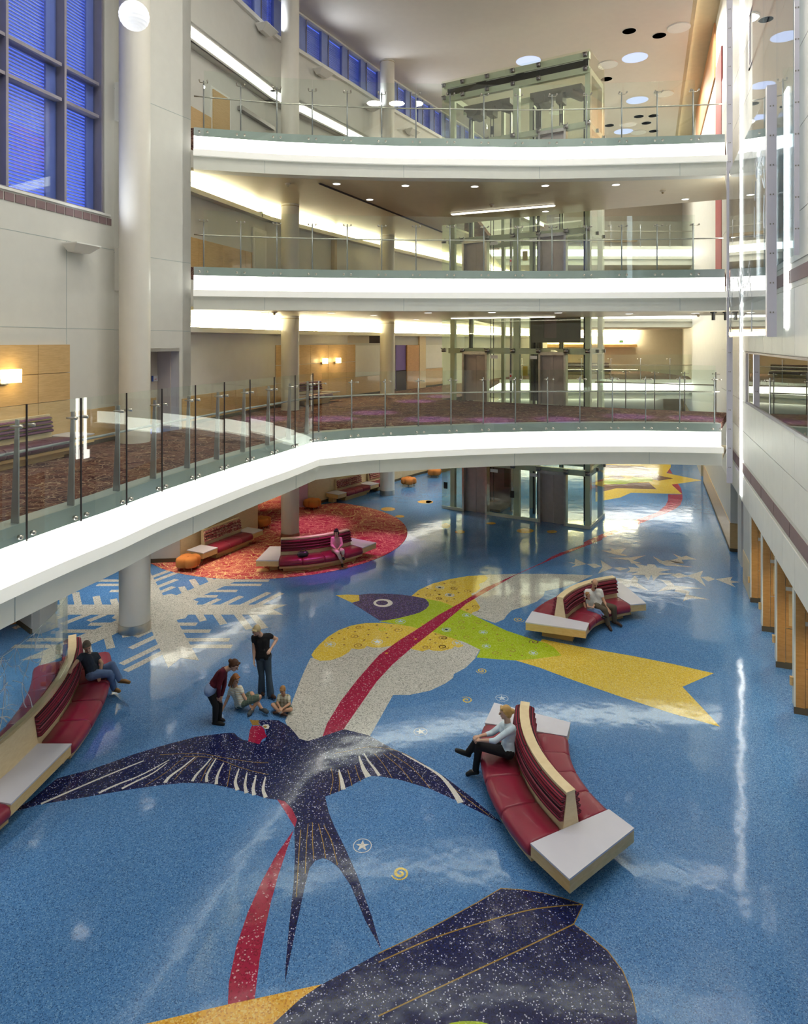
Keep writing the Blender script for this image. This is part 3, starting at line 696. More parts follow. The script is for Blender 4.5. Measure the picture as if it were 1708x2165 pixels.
# slab tops and soffits
left_in = [(12.5, 58.0), (6.0, 47.0), (2.37, 40.9), (-1.3, 34.7), (-5.3, 27.2), (-7.1, 21.2)]
lift = [(12.35, 25.2), (7.75, 27.4), (1.8, 30.9), (3.4, 33.6), (6.8, 47.0)]
poly34 = [(p.x, p.y) for p in offset_path(P34, -.06)] + lift + [(12.5, 58.0)] + [(x - .6, y + .3) for x, y in left_in[1:]] + [(-6.85, 21.0)]
poly2 = [(p.x, p.y) for p in offset_path(P2L[:-1], -.06)] + [(p.x, p.y) for p in offset_path(P2R, -.06)] + lift + left_in + [(-6.72, 20.8), (-8.0, 18.2), (-12.1, 3.0)]
def slab(poly, z, top):
    struct('slab_top', MB().prism(poly, z - .26, z - .004), top); struct('soffit', MB().prism(poly, z - SOF + .001, z - SOF + .1), 'soffit_paint')
slab(poly34, Z4, 'carpet_plum'); slab(poly34, Z3, 'carpet_plum'); slab(poly2, Z2, 'carpet_plum')
# railing of the rear edge of level 2 and of the far walkways
def rail_line(pts, z, step, label):
    return railing([Vector(p) for p in pts], z, step, 0.0, label, False)
rail_line([(12.0, 25.4), (7.95, 27.35)], Z2, 1.1, 'short glass railing at the rear edge of the plum carpet right of the lifts')
rail_line([(21.0, 47.0), (8.0, 47.0)], Z2, 2.1, 'glass railing of the far lower walkway behind the lifts')
rail_line([(21.0, 47.0), (8.0, 47.0)], Z3, 2.1, 'glass railing of the far middle walkway behind the lifts')
rail_line([(21.0, 47.0), (8.0, 47.0)], Z4, 2.1, 'glass railing of the far top walkway behind the lifts')
# recessed lights in the soffits: small round cans with lamps
ORD = 'first second third fourth fifth sixth seventh eighth ninth tenth eleventh twelfth thirteenth fourteenth fifteenth sixteenth seventeenth eighteenth nineteenth twentieth'.split()
SEEN = {}
def can(x, y, z, label, col=(1, .9, .72), power=60, ang=95, group=None):
    k = SEEN[label] = SEEN.get(label, -1) + 1
    t = thing('downlight', ORD[k] + ' of the ' + label, 'downlight', (x, y, z), 0, group)
    MB().lathe((x, y, z), [(0.13, -0.012), (0.15, -0.012), (0.15, 0.002), (0.13, 0.002)], 16).build('trim_ring', 'panel_white', t)
    MB().lathe((x, y, z), [(0.0, -0.0145), (0.129, -0.0145)], 16).build('lens', 'downlight_glow', t)
    spot('can_lamp', (x, y, z - .03), power, col, ang, (x, y, 0), 0.8, 0.06)
    return t
cans4 = [(708, 380), (857, 384), (780, 415), (1007, 386), (1160, 384), (1313, 382), (1159, 441), (1462, 414)]
for u, v in cans4:
    p = G(u, v, Z4 - SOF); p.y += .55; can(p.x, p.y, Z4 - SOF, 'small round downlights of the tan topmost soffit, near ones first', group='soffit downlights', power=45)
# level 2 ceiling cans light the plum carpet with purple pools
for i, (u, v) in enumerate(((560, 885), (700, 885), (905, 886), (1040, 888), (790, 872), (880, 848), (940, 838), (1180, 886), (1330, 880), (1470, 884))):
    p = G(u, v, Z2); x, y = p.x, p.y
    can(x, y, Z3 - SOF, 'small round purple downlights under the middle bridge, near ones first', (0.42, 0.16, 1.0), 750, 34, 'purple soffit downlights')
for u, v in ((250, 960), (120, 1010), (420, 930)):
    p = G(u, v, Z2); can(p.x, p.y, Z4 - SOF - .0, 'small round downlight in the tan soffit under the topmost bridge', (1, .8, .6), 1, 50, 'soffit downlights') if False else None
for u, v, c, pw in ((800, 1150, (1, .2, .8), 90), (690, 1200, (1, .2, .85), 80), (660, 1110, (1, .25, .8), 90), (520, 1190, (1, .80, .62), 90), (430, 1200, (1, .80, .62), 90), (560, 1060, (1, .72, .5), 90)):
    p = G(u, v); can(p.x, p.y, Z2 - SOF, 'small round downlights in the soffit above the red carpet', c, pw * 3.2, 60, 'lower soffit downlights')
can(-6.3, 12.9, Z2 - SOF, 'magenta downlights in the lower soffit over the long bench', (1, .08, .75), 90, 26)
for x, y in ((0.6, 34.5), (2.6, 37.8), (1.2, 31.5), (4.4, 42.5)):  # downlights added to brighten the area behind the lifts
    can(x, y, Z2 - SOF, 'small round downlights added in the lower soffit behind the lifts', (1, .95, .8), 330, 110, 'lower soffit downlights')
for x, y in ((-9.6, 12.5), (-10.2, 15.0), (-11.0, 20.5), (-8.6, 15.4), (-11.5, 9.5), (-7.6, 9.0), (-6.4, 16.4), (-6.9, 19.6)):  # downlights added to lift the dark floor under the walkway
    can(x, y, Z2 - SOF, 'small round downlights added in the lower soffit over blue terrazzo', (1, .95, .85), 170, 95, 'lower soffit downlights')
for u, v in ((465, 1255), (300, 1230), (160, 1270), (600, 1040), (760, 1020), (1250, 1030), (1330, 1060), (1400, 1100)):
    p = G(u, v)
    can(p.x, p.y, Z2 - SOF if p.y > 21 or p.x < -3 else Z2 - SOF, 'small round downlights added in the lower soffit over blue terrazzo', (1, .95, .85), 260, 75, 'lower soffit downlights')
# linear light fitting in the soffit near the lifts
for z, g in ((Z4 - SOF, 0), (Z3 - SOF, 1)):
    a, b = G(955, 452, Z4 - SOF), G(1172, 433, Z4 - SOF)
    t = thing('linear_light', ['long slim warm light fitting in the tan soffit over the middle-bridge lift doors', 'long slim warm light fitting in the soffit over the carpeted-level lift doors'][g], 'light', (a.x, a.y, z))
    yw = math.atan2(b.y - a.y, b.x - a.x); hl = (b - a).length / 2; c_ = (a + b) / 2
    MB().obox((c_.x, c_.y, z - .03), yw, hl, .10, .02).build('diffuser', 'line_light', t)
    MB().obox((c_.x, c_.y, z - .005), yw, hl + .03, .13, .015).build('housing', 'panel_white', t)
# slot diffuser along the middle ceiling
a, b = G(675, 387, Z4 - SOF), G(934, 490, Z4 - SOF)
mb = MB(); mb.tube([(a.x, a.y, Z4 - SOF), (b.x, b.y, Z4 - SOF)], 0.05, 4); struct('trim_60', mb, 'joint_dark')
# ================================================================== GLASS LIFT BANK
LR = math.atan2(-3.5, 5.94)
lift_o = thing('glass_lift', 'glass lift bank with pale green steel frame and steel doors, rising through all bridges', 'elevator', (1.77, 30.86, 0), LR)
def lb(name, mat, *boxes, sm=False):
    m = MB()
    for b in boxes: m.box(*b)
    return m.build(name, mat, lift_o, sm, local=True)
XB = [0.0, 1.05, 2.28, 3.5, 4.68, 5.88, 6.89]; DEP = 2.45
LV = [0.0, Z2, Z3, Z4]
for x0, x1, y0 in ((0.38, 0.6, .12), (3.48, 3.76, .12), (6.66, 6.88, .12), (0.38, .58, DEP - .3), (3.5, 3.74, DEP - .3), (6.66, 6.86, DEP - .3), (2.05, 2.2, DEP - .2), (4.9, 5.05, DEP - .2)):
    lb('frame_post', 'lift_frame', (x0, x1, y0, y0 + .2, 0, 19.2))
for i, z in enumerate(LV):
    zt = z + 2.16
    lb('transom', 'lift_frame', (0.3, 6.88, .08, .28, zt, zt + .24))
    lb('transom', 'lift_frame', (0.3, 6.88, DEP - .3, DEP - .1, zt, zt + .24))
    lb('transom', 'lift_frame', (6.68, 6.86, .28, DEP - .2, zt, zt + .24))
    if i: lb('floor_beam', 'lift_frame', (0.3, 6.88, .08, .3, z - .9, z - .7))
    for x0, x1 in ((1.05, 2.28), (4.68, 5.88)):
        j = lb('door_frame', 'steel', (x0, x0 + .09, -.03, .3, z, z + 2.24), (x1 - .09, x1, -.03, .3, z, z + 2.24), (x0, x1, -.03, .3, z + 2.12, z + 2.26))
        xm = (x0 + x1) / 2
        for a, b in ((x0 + .09, xm - .005), (xm + .005, x1 - .09)):
            MB().box(a, b, .2, .26, z, z + 2.12).build('door_leaf', 'lift_door', j, local=True)
    nz = (LV + [19.95])[i + 1]
    for k in range(6):
        a, b = XB[k] + .006, XB[k + 1] - .006
        if k not in (1, 4): lb('glass_panel', 'lift_glass', (a, b, 0.0, .015, z + .12 if i == 0 else z - .2, zt + .1))
        lb('glass_panel', 'lift_glass', (a, b, 0.0, .015, zt + .115, nz - .22 if i < 3 else nz))
    if i == 0:
        for a, b in ((0, 1.05), (2.28, 4.68), (5.88, 6.89)): lb('base_rail', 'lift_frame', (a, b, -.02, .05, 0, .13))
        lb('base_rail', 'lift_frame', (6.84, 6.91, 0, DEP, 0, .13))
    for y0, y1 in ((0.02, 1.22), (1.235, DEP)):
        lb('glass_panel', 'lift_glass', (6.88, 6.895, y0, y1, z + .14 if i == 0 else z - .2, zt + .1)); lb('glass_panel', 'lift_glass', (6.88, 6.895, y0, y1, zt + .115, nz - .22 if i < 3 else nz))
        lb('glass_panel', 'lift_glass', (0.0, 0.015, y0, y1, z + .14 if i == 0 else z - .2, zt + .1)); lb('glass_panel', 'lift_glass', (0.0, 0.015, y0, y1, zt + .115, nz - .22 if i < 3 else nz))
    lb('glass_panel', 'lift_glass', (0, 3.44, DEP, DEP + .015, z, nz - .01)); lb('glass_panel', 'lift_glass', (3.46, 6.89, DEP, DEP + .015, z, nz - .01))
    for k in range(7):
        x = min(max(XB[k], .1), 6.8); m = MB(); m.box(x - .09, x + .09, -.05, .09, zt + .06, zt + .22)
        for sx in (-.1, .1): m.tube([(x, .0, zt + .14), (x + sx, -.07, zt + .14 + .1), (x + sx, -.09, zt + .24)], 0.018, 6)
        m.build('spider_clamp', 'steel_dark', lift_o, True, local=True)
    for y in (1.22, 2.35):
        m = MB(); m.box(6.86, 6.96, y - .07, y + .07, zt + .06, zt + .2); m.build('spider_clamp', 'steel_dark', lift_o, local=True)
# crown: double beam with dark machine screen between
lb('top_beam', 'lift_frame', (0.1, 6.85, .06, .28, 19.6, 19.88)); lb('top_beam', 'lift_frame', (0.1, 6.85, .06, .28, 19.0, 19.26))
lb('machine_screen', 'black_metal', (0.25, 6.8, .1, .2, 19.27, 19.59)); lb('screen_line', 'sign_white', (.3, 1.7, .08, .1, 19.56, 19.58), (2.2, 3.6, .08, .1, 19.56, 19.58), (4, 6.6, .08, .1, 19.56, 19.58))
for y in (DEP - .3,): lb('top_beam', 'lift_frame', (0.1, 6.85, y, y + .2, 19.0, 19.26)); 
lb('top_beam', 'lift_frame', (6.68, 6.86, .28, DEP - .1, 19.0, 19.26)); lb('top_beam', 'lift_frame', (0.36, 0.56, .28, DEP - .1, 19.0, 19.26))
for k in range(6):
    x = [.1, 1.05, 2.28, 3.5, 4.68, 6.7][k]
    for z in (19.62, 19.04):
        m = MB(); m.box(x - .08, x + .08, -.04, .08, z + .05, z + .22); m.tube([(x - .1, -.06, z + .2), (x, 0, z + .12), (x + .1, -.06, z + .2)], .018, 6); m.build('spider_clamp', 'steel_dark', lift_o, True, local=True)
for x0 in (0.8, 4.05):                         # hoist machines hung below the crown
    mc = MB(); mc.box(x0, x0 + 2.3, .7, 1.5, 18.62, 18.86); mc.box(x0 + .2, x0 + .9, .6, 1.3, 18.3, 18.62); mc.box(x0 + 1.2, x0 + 1.5, .6, 1.2, 18.2, 18.62)
    mc.tube([(x0 + .5, .5, 18.5), (x0 + .5, 1.5, 18.5)], .24, 14); mc.tube([(x0 + 1.8, .6, 18.55), (x0 + 2.1, 1.5, 18.55)], .2, 12)
    mc.build('hoist_machine', 'cab_dark', lift_o, local=True)
    for dx in (1.28, 1.42, .35):
        m = MB(); m.tube([(x0 + dx, .9, 0.4), (x0 + dx, .9, 18.4)], .018, 5); m.build('hoist_cable', 'black_metal', lift_o, local=True)
    m = MB(); m.tube([(x0 + 1.34, .9, 17.4), (x0 + 1.34, .9, 17.75)], .07, 8); m.build('rope_socket', 'black_metal', lift_o, local=True)
for x in (0.85, 2.9, 3.08, 4.0, 4.2, 6.3):
    lb('guide_rail', 'black_metal' if x != 2.9 else 'steel_dark', (x, x + .07, 1.2, 1.36, 0, 18.4))
lb('counterweight', 'cab_dark', (3.8, 4.3, 1.5, 1.7, 5.1, 8.2)); lb('counterweight', 'cab_dark', (2.5, 2.9, 1.5, 1.7, 1.0, 3.6)); lb('cable_chain', 'black_metal', (4.28, 4.48, 1.0, 1.1, 5.2, 7.4), (4.2, 4.46, 1.0, 1.1, 15.8, 18.2))
cab = lb('lift_car', 'cab_dark', (4.15, 6.35, .5, 2.1, 7.75, 7.95), (4.15, 6.35, .5, 2.1, 9.7, 9.85), (4.15, 4.75, .5, .6, 7.95, 9.7), (5.3, 6.35, .55, .6, 7.95, 9.7))
MB().box(4.75, 5.3, .55, .58, 7.95, 9.7).build('car_door', 'grille_brown', cab, local=True)
cab2 = lb('lift_car', 'cab_dark', (.85, 2.7, .5, 2.1, 2.45, 2.6), (.85, 2.7, .5, 2.1, .05, .15))
MB().box(.8, 2.7, 2.05, 2.1, .15, 2.45).build('car_wall', 'grille_brown', cab2, local=True)
for z in (0, Z2, Z3):
    lb('sign_plate', 'sign_white', (2.45, 2.8, -.02, -.005, z + 1.95, z + 2.09)); lb('sign_plate', 'sign_white', (4.3, 4.62, -.02, -.005, z + 1.95, z + 2.09))
    if z: lb('notice', 'sign_yellow', (3.85, 4.08, .3, .32, z + 1.2, z + 1.62)); n_ = lb('call_plate', 'sign_white', (3.36, 3.48, -.02, -.005, z + .98, z + 1.3)); MB().box(3.385, 3.455, -.03, -.02, z + 1.15, z + 1.23).build('red_mark', 'sign_red', n_, local=True)
    else: lb('call_plate', 'black_metal', (3.40, 3.58, -.04, -.005, z + .92, z + 1.22)); lb('call_plate', 'black_metal', (.12, .3, -.04, -.005, .95, 1.25))
# ================================================================== TERRAZZO PICTURES IN THE FLOOR
class Z:                                   # a detail crop of the photo: offset and scale
    def __init__(s, ou, ov, k): s.a = (ou, ov, k)
    def __call__(s, pts): return [(s.a[0] + x / s.a[2], s.a[1] + y / s.a[2]) for x, y in pts]
A7 = Z(640, 1180, 1.8565); A8 = Z(40, 1500, 1.6113); A6 = Z(900, 560, 2.588); PX = Z(0, 0, 1.0); AA = Z(660, 1190, 5.693); AB = Z(1180, 1120, 4.067); AC = Z(1240, 960, 5.3375); AD = Z(800, 1860, 2.847); AE = Z(500, 1500, 5.693)
HZ = [0]
def lay(name, mat, pts, lvl, smooth=0, kind=None):
    P = [G(u, v) for u, v in pts]; P = [(p.x, p.y) for p in P]
    if smooth:
        q = catmull(P + [P[0]], smooth)[:-1]; P = [(p.x, p.y) for p in q]
    o = MB().prism(P, -0.001, 0.0012 * lvl).build(name, mat, fl, kind=kind); return o
def lay_w(name, mat, P, lvl): return MB().prism(P, -0.001, 0.0012 * lvl).build(name, mat, fl)
def strip(mb, pts, wds, lvl):
    P = [Vector((p[0], p[1])) for p in pts]; n = len(P)
    if not isinstance(wds, (list, tuple)): wds = [wds] * n
    L, R = [], []
    for i in range(n):
        d = (P[min(i+1,n-1)] - P[max(i-1,0)]); d = d.normalized() if d.length > 1e-9 else Vector((1,0)); q = Vector((-d.y, d.x)) * wds[i] / 2
        L.append(P[i] + q); R.append(P[i] - q)
    z = 0.0012 * lvl
    rows = [[(a.x, a.y, z), (b.x, b.y, z), (b.x, b.y, -0.001), (a.x, a.y, -0.001)] for a, b in zip(R, L)]
    mb.sweep(rows)
def streak(name, mat, zpts, wds, lvl, sm=4):
    P = catmull([G(u, v).xy for u, v in zpts], sm); n = len(P)
    w_ = [wds[0] + (wds[1] - wds[0]) * min(1, i / (n - 1)) for i in range(n)]
    m = MB(); strip(m, P, w_, lvl); return m.build(name, mat, fl)
# red carpet disc (circle) running back into the room behind
cx, cy, cr = -5.18, 26.95, 5.32
circ = [(cx + cr * math.cos(a), cy + cr * math.sin(a)) for a in [math.radians(t) for t in range(-126, 72, 3)]]
cp = MB().prism(circ + [(-4.5, 31.2), (-5.0, 31.3), (-5.0, 41), (-14, 36), (-14, 30), (-8.4, 23.4), (-8.92, 23.2)], -0.001, 0.009).build('round_carpet', 'carpet_red', fl)
# --- snowflake, six broad arms with pairs of side branches
def snowflake(c, Rm, wd, mat, lvl0, rot=0.0):
    m = MB(); cnt = [0]
    class _L:
        def __rmul__(s, o): cnt[0] += 1; return o * (lvl0 + cnt[0] * .012)
    lvl = _L()
    for k in range(6):
        a = rot + k * math.pi / 3; d = Vector((math.cos(a), math.sin(a))); n = Vector((-d.y, d.x)); C = Vector(c)
        e = C + d * Rm
        m.prism([tuple(C - n * wd/2), tuple(e - n * wd/2), tuple(C + d * (Rm - .35)), tuple(e + n * wd/2), tuple(C + n * wd/2)], -0.001, .0012 * lvl)
        for s in (1, -1):
            bd = Vector((math.cos(a + s * math.pi/3), math.sin(a + s * math.pi/3)))
            for r, L, w_ in ((1.15, .55, .2), (1.65, .8, .2), (2.25, 1.15, .2), (2.68, 1.1, .2)):
                p = C + d * r; q = p + bd * (L + wd/2)
                strip(m, [p, q], w_, lvl)
    return m.build('snowflake_inlay', mat, fl)
snowflake((-7.2, 19.2), 3.75, 0.72, 'tz_grey', 1)
hub = [(-7.2 + 1.2 * math.cos(k * math.pi / 3 + .52), 19.2 + 1.2 * math.sin(k * math.pi / 3 + .52)) for k in range(6)]
lay_w('snowflake_inlay', 'tz_grey', hub, 1.2)
# --- angular star crystal on the far right
for pts in ([(85,280),(140,285),(145,250),(245,295),(115,322),(150,295)], [(245,295),(310,290),(375,315),(310,330)], [(365,262),(470,328),(340,378),(380,320)], [(470,328),(530,322),(605,335),(530,350)],
            [(583,368),(620,345),(600,318),(700,330),(650,290),(760,310),(770,295),(830,300),(850,325),(970,345),(860,365),(1010,380),(870,390),(820,440),(800,385),(775,435),(740,390),(630,385),(690,360)],
            [(372,180),(460,178),(440,158),(490,172),(580,160),(540,205),(620,232),(500,215)], [(430,240),(620,238),(750,220),(640,265),(720,290),(630,290),(610,262)],
            [(815,230),(900,270),(940,262),(1080,290),(960,290),(1160,322),(930,310),(870,285)], [(985,205),(1060,235),(1100,222),(1130,235),(1190,255),(1060,258),(1080,290),(1010,285),(950,265),(1035,245)],
            [(960,390),(1040,372),(1110,395),(1190,370),(1245,352),(1222,405),(1270,490),(1190,430),(1120,402),(1030,415)], [(1222,405),(1290,402),(1350,425),(1290,445)], [(1350,425),(1500,405),(1480,435),(1558,450),(1490,460),(1525,495)],
            [(490,415),(620,430),(660,395),(690,430),(680,455),(780,525),(620,480),(610,495),(560,490)], [(850,532),(940,480),(880,430),(960,440),(1000,480),(1250,505),(1060,510),(1130,530),(1120,560),(1305,600),(1140,590),(1070,618),(1100,550),(1000,530),(1010,510)]):
    lay('crystal_inlay', 'tz_grey', AB(pts), 1)
# --- ribbon, rear bend and sun shape
lay('ribbon_inlay', 'tz_red', AC([(-30,995),(60,950),(180,900),(330,855),(480,770),(640,715),(770,712),(640,770),(520,820),(350,885),(190,945),(60,1000),(-30,1050)]), 1)
lay('ribbon_inlay', 'tz_red', AC([(640,715),(800,655),(890,580),(920,520),(920,455),(1080,455),(1082,510),(1060,570),(1000,620),(880,675),(770,712)]), 1)
lay('ribbon_inlay', 'tz_red', AC([(960,345),(1030,335),(1065,385),(1078,440),(1075,450)]), 1.4)
lay('ribbon_inlay', 'tz_red', AC([(910,210),(935,165),(970,225)]), 1.4)
lay('sun_inlay', 'tz_yellow', AC([(100,80),(950,95),(950,150),(900,215),(1300,297),(960,345),(1078,450),(500,437),(380,490),(100,540)]), 1)
lay('sun_inlay', 'tz_brown', AC([(130,120),(420,130),(640,140),(720,165),(690,220),(800,240),(980,275),(820,300),(540,255),(400,240),(200,230)]), 1.4)
lay('sun_inlay', 'tz_brown', AC([(100,345),(250,345),(500,325),(700,322),(790,398),(340,385),(200,420),(100,430)]), 1.4)
lay('sun_inlay', 'tz_lime', AC([(190,300),(300,285),(540,262),(740,265),(745,310),(540,320),(420,340),(200,340)]), 1.7)
lay('sun_inlay', 'tz_yellow', AC([(190,240),(250,165),(330,175),(440,215),(530,240),(470,290),(330,290),(240,285)]), 1.9, 3)
lay('sun_inlay', 'tz_brown', AC([(250,250),(340,240),(430,262),(380,280),(290,272)]), 2.2, 3)
for x, y, rx, ry in ((20,1297,20,8),(110,1427,24,14),(357,1414,26,6),(187,1461,27,9),(543,1455,47,13),(690,1460,28,8)):
    lay('dot_inlay', 'tz_orange', A6([(x + rx * math.cos(t * .35), y + ry * math.sin(t * .35)) for t in range(18)]), 1)
Bz = Z(540, 960, 4.27)
for x, y, rx, ry in ((1197,497,65,17),(1302,563,43,11),(1528,431,66,14)):
    lay('dot_inlay', 'tz_orange', Bz([(x + rx * math.cos(t * .35), y + ry * math.sin(t * .35)) for t in range(18)]), 1)
# --- green and yellow bird
lay('bird_tail_inlay', 'tz_yellow', A7([(940,318),(1100,350),(1300,385),(1450,415),(1613,452),(1490,505),(1638,662),(1450,610),(1250,545),(1050,475),(930,430),(830,400),(900,360)]), 1)
lay('bird_wing_inlay', 'tz_white' if False else 'tz_grey', A7([(690,66),(830,62),(960,62),(1060,64),(1138,68),(1080,95),(1020,115),(950,130),(945,148),(920,170),(870,190),(820,205),(800,225),(790,240),(755,255),(640,215),(560,180)]), 1)
lay('bird_wing_inlay', 'tz_yellow', A7([(425,150),(455,125),(510,100),(580,82),(650,70),(715,68),(727,78),(715,92),(690,102),(697,118),(680,133),(660,140),(690,182),(697,195),(685,208),(668,212),(655,225),(560,190),(470,165)]), 1.4)
lay('bird_wing_inlay', 'tz_grey', PX([(656,1392),(643,1419),(633,1443),(617,1486),(603,1524),(618,1560),(700,1590),(780,1560)]) + A7([(355,537),(420,537),(500,520),(560,492),(590,470),(593,455),(640,430),(675,395),(695,360),(640,325),(300,300)]), 1)
lay('bird_wing_inlay', 'tz_yellow', AA([(-10,1110),(20,1060),(90,980),(190,890),(320,810),(470,755),(640,725),(850,722),(1060,745),(1230,772),(1480,830),(1720,900)]) + A7([(632,345),(610,352),(597,345),(585,356),(545,365),(512,364),(495,358),(470,366),(440,360)]) + AA([(1000,990),(830,1020),(730,1020),(655,1000),(630,1030),(560,1042),(475,1030),(440,1075),(350,1130),(220,1175),(90,1180),(20,1150)]), 1.4)
lay('bird_body_inlay', 'tz_lime', A7([(300,248),(380,235),(440,220),(480,200),(495,180),(480,160),(540,170),(580,185),(640,210),(720,248),(800,285),(900,318),(958,335),(985,350),(1015,382),(920,395),(830,402),(760,397),(682,390),(697,360),(640,332),(520,292),(420,268)]), 1.8)
lay('bird_head_inlay', 'tz_purple', AA([(565,385),(700,370),(900,372),(1090,385),(1260,410),(1360,432),(1400,475),(1405,515),(1370,555),(1290,600),(1150,640),(1000,675),(870,695),(805,690),(640,585),(480,485),(568,455)]), 2.2)
lay('bird_beak_inlay', 'tz_yellow', AA([(282,390),(420,383),(562,387),(570,455),(478,480)]), 2.2)
lay('bird_eye_inlay', 'tz_white', AA([(852 + 117 * math.cos(t * .2618), 484 + 48 * math.sin(t * .2618)) for t in range(24)]), 2.6)
lay('bird_eye_inlay', 'tz_purple', AA([(840 + 72 * math.cos(t * .2618), 483 + 29 * math.sin(t * .2618)) for t in range(24)]), 3.0)
lay('ribbon_inlay', 'tz_red', A7([(78,700),(95,650),(150,560),(220,470),(300,380),(380,322),(440,285),(530,225),(620,175),(720,115),(835,65),(945,15),(975,-5),(1010,-20),(1100,-52),(1150,-73),(1135,-95),(1215,-128),(1205,-112),(1175,-72),(1000,-5),(835,66),(760,110),(690,150),(640,180),(600,215),(520,280),(430,350),(350,420),(290,485),(220,585),(160,672)][0:16] + [(1178,-92),(1175,-72),(1000,-5),(835,66),(760,110),(690,150),(640,180),(600,215),(520,280),(430,350),(350,420),(290,485),(220,585),(160,672)]), 2.6)
# --- swallow
lay('swallow_inlay', 'tz_navy', A8([(-30,352),(40,310),(130,235),(245,205),(400,150),(500,120),(610,92),(710,80),(733,80),(745,92),(762,103),(783,108),(815,117),(840,105),(842,72),(822,50),(790,42),(820,37),(850,35),(885,38),(920,58),(940,80),(955,100),(985,108),(1040,90),(1085,72),(1110,68),(1190,88),(1300,148),(1370,180),(1450,230),(1540,298),(1648,390),(1560,345),(1500,315),(1400,270),(1300,240),(1230,228),(1195,226),(1100,275),(1043,297),(1055,350),(1075,400),(1110,470),(1150,560),(1200,700),(1235,820),(1180,720),(1130,600),(1090,540),(1060,515),(1035,507),(1010,515),(990,540),(970,620),(945,740),(905,935),(910,850),(920,740),(935,600),(940,500),(938,405),(947,375),(930,340),(905,315),(880,308),(845,303),(800,290),(730,270),(650,252),(560,250),(480,258),(380,272),(220,300),(75,323)]), 1.8)
lay('swallow_throat_inlay', 'tz_red', AE([(140,385),(150,310),(160,250),(185,200),(240,198),(300,200),(335,240),(350,300),(368,328),(310,360),(275,420),(220,405)]), 2.2)
lay('swallow_beak_inlay', 'tz_bronze', AE([(155,122),(210,130),(270,130),(262,170),(290,190),(240,190),(190,188)]), 2.2)
lay('swallow_eye_inlay', 'tz_white', AE([(305,200),(340,182),(380,182),(398,205),(385,232),(345,235)]), 2.4)
lay('swallow_eye_inlay', 'tz_bronze', AE([(318,205),(345,195),(368,205),(355,225),(335,222)]), 2.7)
lay('ribbon_inlay', 'tz_red', A8([(880,307),(905,313),(930,338),(947,375),(940,402),(925,378),(905,345)]), 2.2)
lay('ribbon_inlay', 'tz_red', A8([(936,410),(915,470),(885,560),(860,650),(840,740),(820,850),(803,985),(800,1010),(711,1020),(715,930),(740,810),(780,690),(830,580),(880,490)]), 1.4)
for pts, w_ in (([(75,322),(160,285),(300,225),(425,175)],(.05,.03)), ([(272,285),(330,258),(420,222),(512,172)],(.05,.02)), ([(350,270),(400,245),(455,218),(505,182)],(.05,.02)), ([(497,250),(515,228),(560,195),(600,162)],(.07,.02)),
                ([(590,245),(605,222),(630,195),(655,167)],(.055,.02)), ([(640,247),(640,225),(655,195),(672,167)],(.055,.02)), ([(672,255),(675,230),(685,205),(697,182)],(.06,.02)), ([(745,275),(737,250),(742,225),(750,203)],(.07,.02)),
                ([(775,285),(770,260),(773,235),(777,215)],(.065,.02)), ([(801,292),(798,270),(803,245),(808,225)],(.07,.02)), ([(841,300),(832,275),(835,250),(840,230)],(.07,.02)), ([(1105,273),(1100,245),(1095,225),(1090,205)],(.085,.02)),
                ([(1190,230),(1175,205),(1165,180),(1158,158)],(.11,.02)), ([(1228,226),(1210,200),(1190,175),(1175,150)],(.06,.02)), ([(1505,318),(1470,265),(1420,215),(1305,150)],(.11,.02))):
    streak('feather_streak_inlay', 'tz_white', A8(pts), w_, 2.3)
thin = MB()
def tl(pts, z=2.2, w_=.012): strip(thin, catmull([G(u, v).xy for u, v in pts], 4), w_, z)
for pts in ([(480,155),(610,150),(700,165),(800,180),(850,182)], [(560,160),(660,165),(760,200),(830,218),(850,222)], [(1075,150),(1130,140),(1200,128),(1300,145),(1400,205),(1500,285),(1600,360)],
            [(1063,200),(1070,240),(1060,290)], [(1088,215),(1092,245),(1090,280)], [(1120,205),(1128,235),(1135,262)], [(1145,190),(1155,225),(1165,246)], [(1210,150),(1240,185),(1270,232)], [(1240,150),(1300,200),(1340,250)], [(1262,148),(1340,200),(1400,268)],
            [(985,390),(980,450),(975,560)], [(1000,385),(1000,450),(1005,510)], [(1020,390),(1035,450),(1045,507)], [(1038,395),(1065,450),(1085,530)], [(960,410),(955,470),(945,640)], [(530,240),(560,205),(610,160)], [(620,245),(640,200),(665,165)], [(710,262),(715,230),(722,190)], [(430,260),(500,215),(560,165)]): tl(A8(pts))
thin.build('bronze_line_inlay', 'tz_bronze', fl, kind='stuff')
# --- big navy bird at the bottom, orange strip and lime cap
lay('bird_tail_inlay', 'tz_orange', A8([(200,1120),(430,1072),(700,1008),(1035,936),(960,985),(900,1040),(850,1120)]), 1.8)
lay('great_bird_inlay', 'tz_navy', A8([(820,1130),(865,1072),(900,1040),(960,985),(1030,938)]) + AD([(0,445),(200,350),(400,245),(600,135),(737,53),(850,60),(990,80),(1100,108),(1232,150),(1175,268),(1260,330),(1380,430),(1470,550),(1525,680),(1552,800),(1558,868),(1540,1000)]), 2.2)
tb = MB()
for pts in ([(0,498),(300,365),(600,265),(900,185),(1100,158),(1232,150)], [(0,822),(300,680),(600,540),(900,400),(1175,268)]): strip(tb, catmull([G(u, v).xy for u, v in AD(pts)], 4), .018, 2.6)
for pts in ([(0,445),(200,350),(400,245),(600,135),(737,53),(850,60),(990,80),(1100,108),(1232,150),(1175,268),(1260,330),(1380,430),(1470,550),(1525,680),(1552,800)],): strip(tb, [G(u, v).xy for u, v in AD(pts)], .014, 2.6)
tb.build('bronze_line_inlay', 'tz_bronze', fl, kind='stuff')
